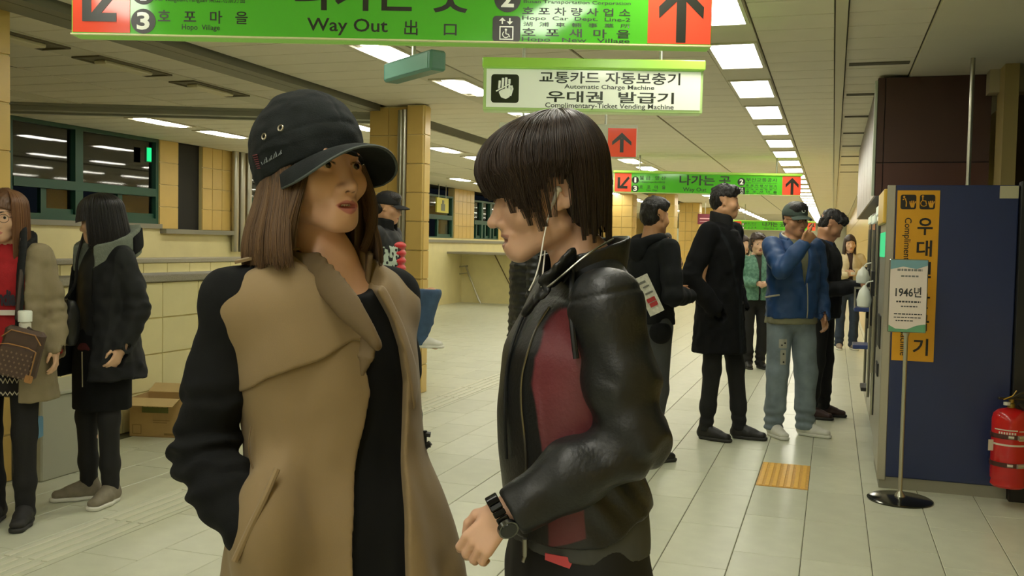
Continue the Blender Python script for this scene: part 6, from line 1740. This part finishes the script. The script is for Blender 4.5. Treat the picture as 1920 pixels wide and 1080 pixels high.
# ---- person in quilted jacket behind the leather jacket
F = Fig(1002, 640, 6.1, 100, 'person in dark quilted puffer jacket, mostly hidden behind the leather jacket'); e = F.e
J = joints(1.66, False); J['wr_r'] = (-.245, -.14, .80)
fr4, _ = body(e, J, 1.66, False, rot(0, 0, 0), .011, sk('b'))
def quilt(v): v.disp(lambda x, y, z: .010*np.abs(np.sin((z+.0)*PI/.045))-.007)
dress(F, J, 1.66, 'puffer_jacket', mat('puffer_black', '1b1e1e', .42, spec=.5), .80, (.205, .165), (.20, .165), [.08, .076, .072, .066, .058], h=.010, amp=.004, extra=quilt)
pants(F, J, 1.66, M_bk2, h=.012)
for q in 'lr': shoe(e, J['an_'+q], J['toe_'+q], M_shb, h=.01)
hair_cap(F, fr4, H_blk, .011)

# ---- hooded man with a newspaper
F = walker(1213, 862, 118, 'man in black hooded top seen from behind, newspaper tucked under his arm'); e = F.e
J = joints(1.70, False, feet=((.10, .0), (-.08, .03))); J['el_r'] = (-.29, .05, 1.09); J['wr_r'] = (-.13, -.20, 1.08); J['el_l'] = (.27, .0, 1.08); J['wr_l'] = (.12, -.22, 1.10)
fr5, _ = body(e, J, 1.70, False, rot(12, 3, 0), .010, sk('c'), hands=('relaxed', (A((.6, -.7, .1)), A((-.5, -.4, .6)), .6)))
dress(F, J, 1.70, 'hooded_top', mat('hoodie_black', '17191b', .9, noise=.1, nscale=20, spec=.2), .90, (.185, .135), (.172, .135), [.07, .066, .062, .056, .05], h=.010, amp=.006)
v = Vol((-.16, -.1, 1.28), (.16, .2, 1.52), .009); chain(v, catmull([(-.09, -.01, 1.45), (-.075, .08, 1.43), (0, .12, 1.40), (.075, .08, 1.43), (.09, -.01, 1.45)], 3), [.030]*13, .02); v.put(ell((0, .12, 1.36), (.09, .035, .07)), .03); v.obj('hood', mat('hoodie_black', '', .9), e)
MB().tube(catmull([(-.10, .075, 1.40), (-.16, .06, 1.385), (-.19, .02, 1.33)], 4), .004, 6).build('piping', mat('grey_piping', '7d807c', .7), e)
v = Vol((-.26, -.05, .74), (0, .16, .96), .01); v.put(ell((-.15, .03, .85), (.075, .07, .075)), 0); v.cut(lambda x, y, z: z-.91, .01); v.obj('waist_pouch', M_bk, e)
pants(F, J, 1.70, mat('grey_trousers', '3c3f40', .85, noise=.08), (.09, .066, .058), h=.010)
for q in 'lr': shoe(e, J['an_'+q], J['toe_'+q], M_shb, M_shs, 1.0, .009)
hair_cap(F, fr5, H_blk, .009, .005, 'short')
N_ = empty('newspaper', tuple(F.o), F.rz, 'folded newspaper under the arm of the man in the black hooded top', 'newspaper')
c = F.L(1216, 553, 5.92); nx = nrm(F.cv(.45, -.9, .0)); ny = nrm(F.cv(.9, .45, .0)); G = [[c+nx*a*.125+ny*b*.045+F.cv(0, 0, .012*math.cos(b*1.4)) for b in np.linspace(-1, 1, 6)] for a in np.linspace(-1, 1, 8)]
sheet(G, .016, 'folded_sheets', mat('newsprint', 'c9c8bb', .8, noise=.15, nscale=60), N_)
for a, b, l, w_, mm in ((-.7, -.3, .5, .012, '6d6d66'), (-.1, .2, .5, .010, '6d6d66'), (.25, .0, .55, .022, 'a83232'), (.5, .1, .5, .022, 'a83232'), (-.45, .2, .4, .008, '6d6d66')):
    p = c+nx*a*.125+ny*b*.03; G = [[p+ny*t*l*.05+nx*q*w_*.6+F.cv(0, 0, .0225) for q in (-1, 1)] for t in (-1, 0, 1)]; sheet(G, .001, 'headline', mat('print_'+mm, mm, .8), N_)

# ---- far woman in patterned coat
F = walker(1247, 604, 160, 'distant person in brown patterned coat walking away past the yellow columns'); e = F.e
J = joints(1.64, True, feet=((.07, .03), (-.05, -.06))); J['wr_l'] = (.10, -.2, 1.1); J['wr_r'] = (-.10, -.2, 1.1); J['el_l'] = (.24, .0, 1.08); J['el_r'] = (-.24, .0, 1.08)
fr6, _ = body(e, J, 1.64, True, rot(20), .015, sk('b'), detail=False)
dress(F, J, 1.64, 'patterned_coat', mat('patterned_coat', '8a6f55', .85, col2='5d4a38', nscale=28), .70, (.18, .14), (.18, .15), [.066, .063, .06, .056, .05], h=.014, amp=.004)
neck_roll(F, J, mat('cream_scarf', 'c9b9a0', .9), 'scarf', .085, -.05, .03, .02, .012, 0)
pants(F, J, 1.64, mat('grey_leggings', '6d7076', .85), (.078, .056, .044), h=.014)
for q in 'lr': shoe(e, J['an_'+q], J['toe_'+q], mat('shoe_brown', '5a3a28', .6), h=.012)
hair_cap(F, fr6, H_blk, .013, .005, 'short')

# ---- tall man in long black coat
F = walker(1343, 820, 52, 'tall man in long black coat and turtleneck, hands in pockets, looking along the concourse'); e = F.e
J = joints(1.85, False, feet=((.09, -.14), (-.11, .03))); J['el_r'] = (-.315, .09, 1.18); J['wr_r'] = (-.205, -.06, .96); J['el_l'] = (.30, .06, 1.18); J['wr_l'] = (.21, -.07, .96)
J['toe_l'] = (.13, -.30, .03); J['toe_r'] = (-.11, -.13, .03)
Jb = dict(J); Jb['el_l'] = (.25, .04, 1.16); Jb['el_r'] = (-.25, .05, 1.16); Jb['wr_l'] = (.13, -.02, .98); Jb['wr_r'] = (-.13, -.02, .98)
fr7, _ = body(e, Jb, 1.85, False, rot(30, 2, 0), .009, sk('b'), hs=1.0, hands=((A((-.2, .1, -.9)), A((1, 0, 0)), .5), (A((.2, .1, -.9)), A((-1, 0, 0)), .5)))
neck_roll(F, J, mat('black_turtleneck', '141516', .9), 'turtleneck', .068, -.06, .085, .012, .008, 0, -.2); neck_roll(F, J, _mats['black_turtleneck'], 'sweater_yoke', .085, -.13, -.03, .035, .01, 0, -.1)
M_co = mat('long_black_coat', '111214', .9, noise=.1, nscale=25, spec=.2, zones=[('lapel', '1d2023')])
dress(F, J, 1.85, 'long_coat', M_co, .63, (.205, .148), (.20, .158), [.078, .074, .070, .066, .060], h=.009, amp=.006, low=(.225, .185), attrs={'lapel': lambda x, y, z: np.where((y < 0), np.abs(np.abs(x)-.02-.30*np.clip(z-1.05, 0, .5))-.016, .05)}, extra=lambda v: v.disp(lambda x, y, z: .005*np.exp(-(np.abs(x-.02)/.006)**2)*(y < 0)*(z < 1.3)))
b = MB()
for z in (1.12, 1.0, .88): b.ball((.03, -.163-.008*(1.1-z), z), (.012, .005, .012), 10, 6)
b.build('coat_buttons', M_shb, e)['kind'] = 'stuff'
pants(F, J, 1.85, mat('black_jeans', '151617', .85), (.082, .060, .047), h=.009)
for q in 'lr': shoe(e, J['an_'+q], J['toe_'+q], M_shb, M_shs, 1.08, .008, tall=.07)
hair_cap(F, fr7, H_blk, .008, .007, 'short')

# ---- half hidden person between
F = walker(1386, 662, 20, 'person hidden behind the curly-haired woman and the man in the black coat'); e = F.e
J = joints(1.55, True); fr8, _ = body(e, J, 1.55, True, rot(0), .016, sk('a'), detail=False)
dress(F, J, 1.55, 'jacket', mat('beige_jacket', 'b8a98a', .85), .80, (.17, .13), (.17, .14), [.062, .06, .056, .052, .048], h=.015)
pants(F, J, 1.55, M_bk2, h=.015); hair_cap(F, fr8, H_brn, .014, .005, 'bob')
for q in 'lr': shoe(e, J['an_'+q], J['toe_'+q], M_shb, h=.012)

# ---- curly haired woman in teal cardigan
F = walker(1413, 690, 4, 'older woman with curly dark hair and teal cardigan, hands clasped in front'); e = F.e
J = joints(1.555, True, feet=((.075, .0), (-.075, .0))); J['el_l'] = (.265, .0, 1.03); J['el_r'] = (-.265, .0, 1.03); J['wr_l'] = (.07, -.20, 1.0); J['wr_r'] = (-.07, -.20, 1.0)
fr9, _ = body(e, J, 1.555, True, rot(2, 2, 0), .009, sk('a'), hands=((A((-.8, -.25, -.25)), A((.2, -.9, .3)), .8), (A((.8, -.25, -.25)), A((-.2, -.9, .3)), .8)))
dress(F, J, 1.555, 'blouse', mat('dark_blouse', '3b3830', .8), .86, (.148, .115), (.155, .12), [.05, .046, .043, .04, .038], h=.012)
TE = mat('teal_cardigan', '56806c', .9, noise=.2, nscale=30, bump=.15, bscale=200, col2='6f9a84')
dress(F, J, 1.555, 'cardigan', TE, .80, (.172, .142), (.180, .152), [.062, .06, .057, .052, .046], h=.009, amp=.005, low=(.185, .155), opn=[(-.06, 1.5), (.06, 1.5), (.012, 1.14), (.016, .7), (-.016, .7), (-.012, 1.14)])
pants(F, J, 1.555, mat('black_slacks', '161615', .85), (.088, .066, .064), h=.010, bottom=.045)
for q in 'lr': shoe(e, J['an_'+q], J['toe_'+q], M_shb, M_shs, .95, .009)
hair_cap(F, fr9, H_brn, .009, .01, 'curly')

# ---- man in blue jacket
F = walker(1476, 816, 14, 'man in blue zip jacket, patched jeans and grey cap, raising his hand to his face'); e = F.e
J = joints(1.73, False, feet=((.135, -.02), (-.115, .0))); J['toe_l'] = (.22, -.12, .03); J['toe_r'] = (-.12, -.14, .03)
J['sh_r'] = (-.18, -.005, 1.42); J['el_r'] = (-.225, -.235, 1.25); J['wr_r'] = (-.105, -.315, 1.43); J['el_l'] = (.255, .05, 1.12); J['wr_l'] = (.235, -.05, .90)
def point_hand(v):
    w_ = A(J['wr_r']); d = nrm(A((.55, -.12, .75))); n_ = nrm(A((.1, -1, -.1))); t = nrm(np.cross(d, n_)); q = lambda a, b, c: w_+d*a+t*b+n_*c
    v.put(seg(q(-.02, 0, 0), q(.075, 0, 0), (.034, .022), (.040, .020), t), .012)
    for k, (b, L, cu) in enumerate(((-.030, .075, 0), (-.010, .03, 1), (.010, .028, 1), (.028, .024, 1))):
        a0 = q(.08, b, 0); a1 = q(.08+L*.5, b-(.006 if not cu else 0), .012 if cu else 0); a2 = q(.08+L*(1.0 if not cu else .35), b-(.012 if not cu else 0), 0 if not cu else -.03)
        v.put(seg(a0, a1, .0105, .0098), .006); v.put(seg(a1, a2, .0098, .0085), .005)
    v.put(seg(q(.02, -.03, .0), q(.055, -.055, .012), .013, .011), .01); v.put(seg(q(.055, -.055, .012), q(.088, -.058, .015), .0105, .009), .005)
fr10, _ = body(e, J, 1.73, False, rot(4, 4, 0), .008, sk('c'), hands=('relaxed', None), hand_fn=point_hand, hs=1.02)
KS = mat('olive_shirt', '7c7b60', .9, noise=.06)
dress(F, J, 1.73, 'shirt', KS, .845, (.175, .132), (.185, .145), [.055, .05, .045, .04, .036], h=.010, low=(.20, .155))
BJ = mat('blue_jacket', '1f4372', .6, noise=.10, nscale=12, bump=.05, bscale=150)
dress(F, J, 1.73, 'jacket', BJ, .89, (.205, .155), (.205, .16), [.074, .072, .068, .062, .052], h=.008, amp=.007, low=(.198, .158), opn=[(-.075, 1.6), (.085, 1.6), (.055, 1.32), (.028, 1.15), (.020, 1.12), (.012, 1.15), (-.02, 1.32)])
neck_roll(F, J, BJ, 'collar', .092, -.07, .03, .010, .008, 50, -.35, .0)
neck_roll(F, J, mat('cream_lining', 'c9c4b0', .9), 'lining', .078, -.05, .04, .006, .008, 55, -.35, .01)
MB().tube([(.026, -.162, 1.15), (.032, -.166, 1.05), (.036, -.166, .95), (.034, -.163, .895)], .0045, 6).build('front_zip', mat('zip_pale', 'b5b2a0', .4, metal=.5), e)
MB().box((-.145, -.148, 1.086), (-.03, -.135, 1.099), .002, rot=Matrix.Rotation(math.radians(-9), 3, 'Y'), at=(.17, -.013, -.012)).build('pocket_zip', mat('zip_pale', '', .4), e).location.x = -.16
JE = mat('pale_jeans', '76838a', .9, noise=.25, nscale=8, zones=[('patch', 'a3a294')])
def patch(x, y, z):
    d = np.minimum(np.maximum(np.abs(x+.115)-.030, np.abs(z-.70)-.034), np.maximum(np.abs(x+.112)-.022, np.abs(z-.60)-.055)); return np.where(y < -.02, d, .05)
pants(F, J, 1.73, JE, (.098, .080, .070), h=.008, amp=.006, bottom=.06, hipw=(.168, .13), attrs={'patch': patch})
b = MB()
for x, z in ((-.105, .705), (-.13, .69), (-.115, .625), (-.112, .565)): b.ball((x, -.108+.05*max(0, .6-z), z), (.007, .006, .007), 8, 5)
b.build('patch_studs', M_shb, e)['kind'] = 'stuff'
for q in 'lr': shoe(e, J['an_'+q], J['toe_'+q], M_shw, M_shw, 1.05, .007, laces=M_lace)
hair_cap(F, fr10, H_blk, .010, .003, 'short'); bg_cap(F, fr10, mat('cap_grey_green', '46544c', .9, noise=.1, nscale=30), .007, .07, mat('cap_letter_white', 'dfe6da', .6))
g = MB(); f1 = lambda p: A(p, float)@fr10[0].T*1.02+fr10[1]
for q in (-1, 1): g.tube([f1((q*.033+.024*math.cos(t), -.104, -.004+.017*math.sin(t))) for t in np.linspace(0, 2*PI, 15)], .0018, 5, False); g.tube([f1((q*.057, -.10, 0)), f1((q*.077, 0, .002))], .0018, 5)
g.tube([f1((-.010, -.105, 0)), f1((.010, -.105, 0))], .0018, 5); g.build('glasses', mat('glasses_frame', '', .3), e, True)

# ---- man looking down behind him
F = walker(1533, 782, 62, 'man in black looking down at his hands, half hidden by the blue jacket'); e = F.e
J = joints(1.74, False, feet=((.09, -.02), (-.09, .05))); J['head'] = (0, -.055, 1.60); J['neck'] = (0, -.005, 1.455); J['wr_l'] = (.09, -.27, 1.10); J['wr_r'] = (-.06, -.27, 1.10); J['el_l'] = (.25, -.02, 1.07); J['el_r'] = (-.25, -.02, 1.07)
fr11, _ = body(e, J, 1.74, False, rot(14, 32, 0), .009, sk('c'), hands=((A((-.4, -.9, .1)), A((.7, -.2, .6)), .7), (A((.4, -.9, .1)), A((-.7, -.2, .6)), .7)))
dress(F, J, 1.74, 'jacket', mat('black_jacket', '16181a', .8, noise=.1), .84, (.20, .15), (.195, .155), [.074, .07, .066, .06, .05], h=.010, amp=.007)
neck_roll(F, J, mat('navy_collar', '26364f', .8), 'collar', .085, -.05, .03, .010, .009, 30, -.3)
pants(F, J, 1.74, mat('dark_trousers', '17181b', .85), (.09, .066, .058), h=.010)
for q in 'lr': shoe(e, J['an_'+q], J['toe_'+q], mat('shoe_dark_brown', '3a2422', .5), M_shs, 1.05, .009)
hair_cap(F, fr11, H_blk, .009, .007, 'short')
N_ = empty('mobile_phone', tuple(F.o), F.rz, 'mobile phone held by the man in black who looks down', 'phone')
MB().box((-.03, -.375, 1.105), (.045, -.29, 1.117), .003).build('phone_body', M_shb, N_)

# ---- woman in cream jacket beside the machines
F = walker(1586, 655, -6, 'woman in cream jacket with long dark hair standing by the vending machines'); e = F.e
J = joints(1.60, True, feet=((.09, .0), (-.10, .0))); J['el_l'] = (.255, .0, 1.06); J['el_r'] = (-.255, .0, 1.06); J['wr_l'] = (.02, -.19, 1.09); J['wr_r'] = (-.05, -.20, 1.06)
fr12, _ = body(e, J, 1.60, True, rot(0, 2, 0), .011, sk('a'), hands=((A((-.9, -.2, .1)), A((.1, -1, .2)), .5), (A((.9, -.2, .1)), A((-.1, -1, .2)), .5)))
dress(F, J, 1.60, 'dark_top', mat('dark_top', '3a2a28', .8), .80, (.148, .112), (.155, .12), [.048, .045, .042, .038, .035], h=.013)
dress(F, J, 1.60, 'cream_jacket', mat('cream_jacket', 'cdbf9c', .85, noise=.06), .80, (.172, .14), (.175, .15), [.062, .06, .057, .052, .046], h=.011, amp=.005, low=(.19, .16), opn=[(-.055, 1.5), (.055, 1.5), (.02, 1.2), (.05, .7), (-.06, .7), (-.02, 1.2)])
MB().box((-.03, -.262, 1.06), (.03, -.250, 1.10), .003).build('white_cuff', M_shw, e)
pants(F, J, 1.60, mat('dark_jeans', '2e3a4d', .85, noise=.12), (.086, .066, .066), h=.011, bottom=.05)
for q in 'lr': shoe(e, J['an_'+q], J['toe_'+q], mat('shoe_tan', '9a8a78', .7), M_shw, .95, .01)
hair_cap(F, fr12, H_brn, .011, .004, 'long', lo=-.24)
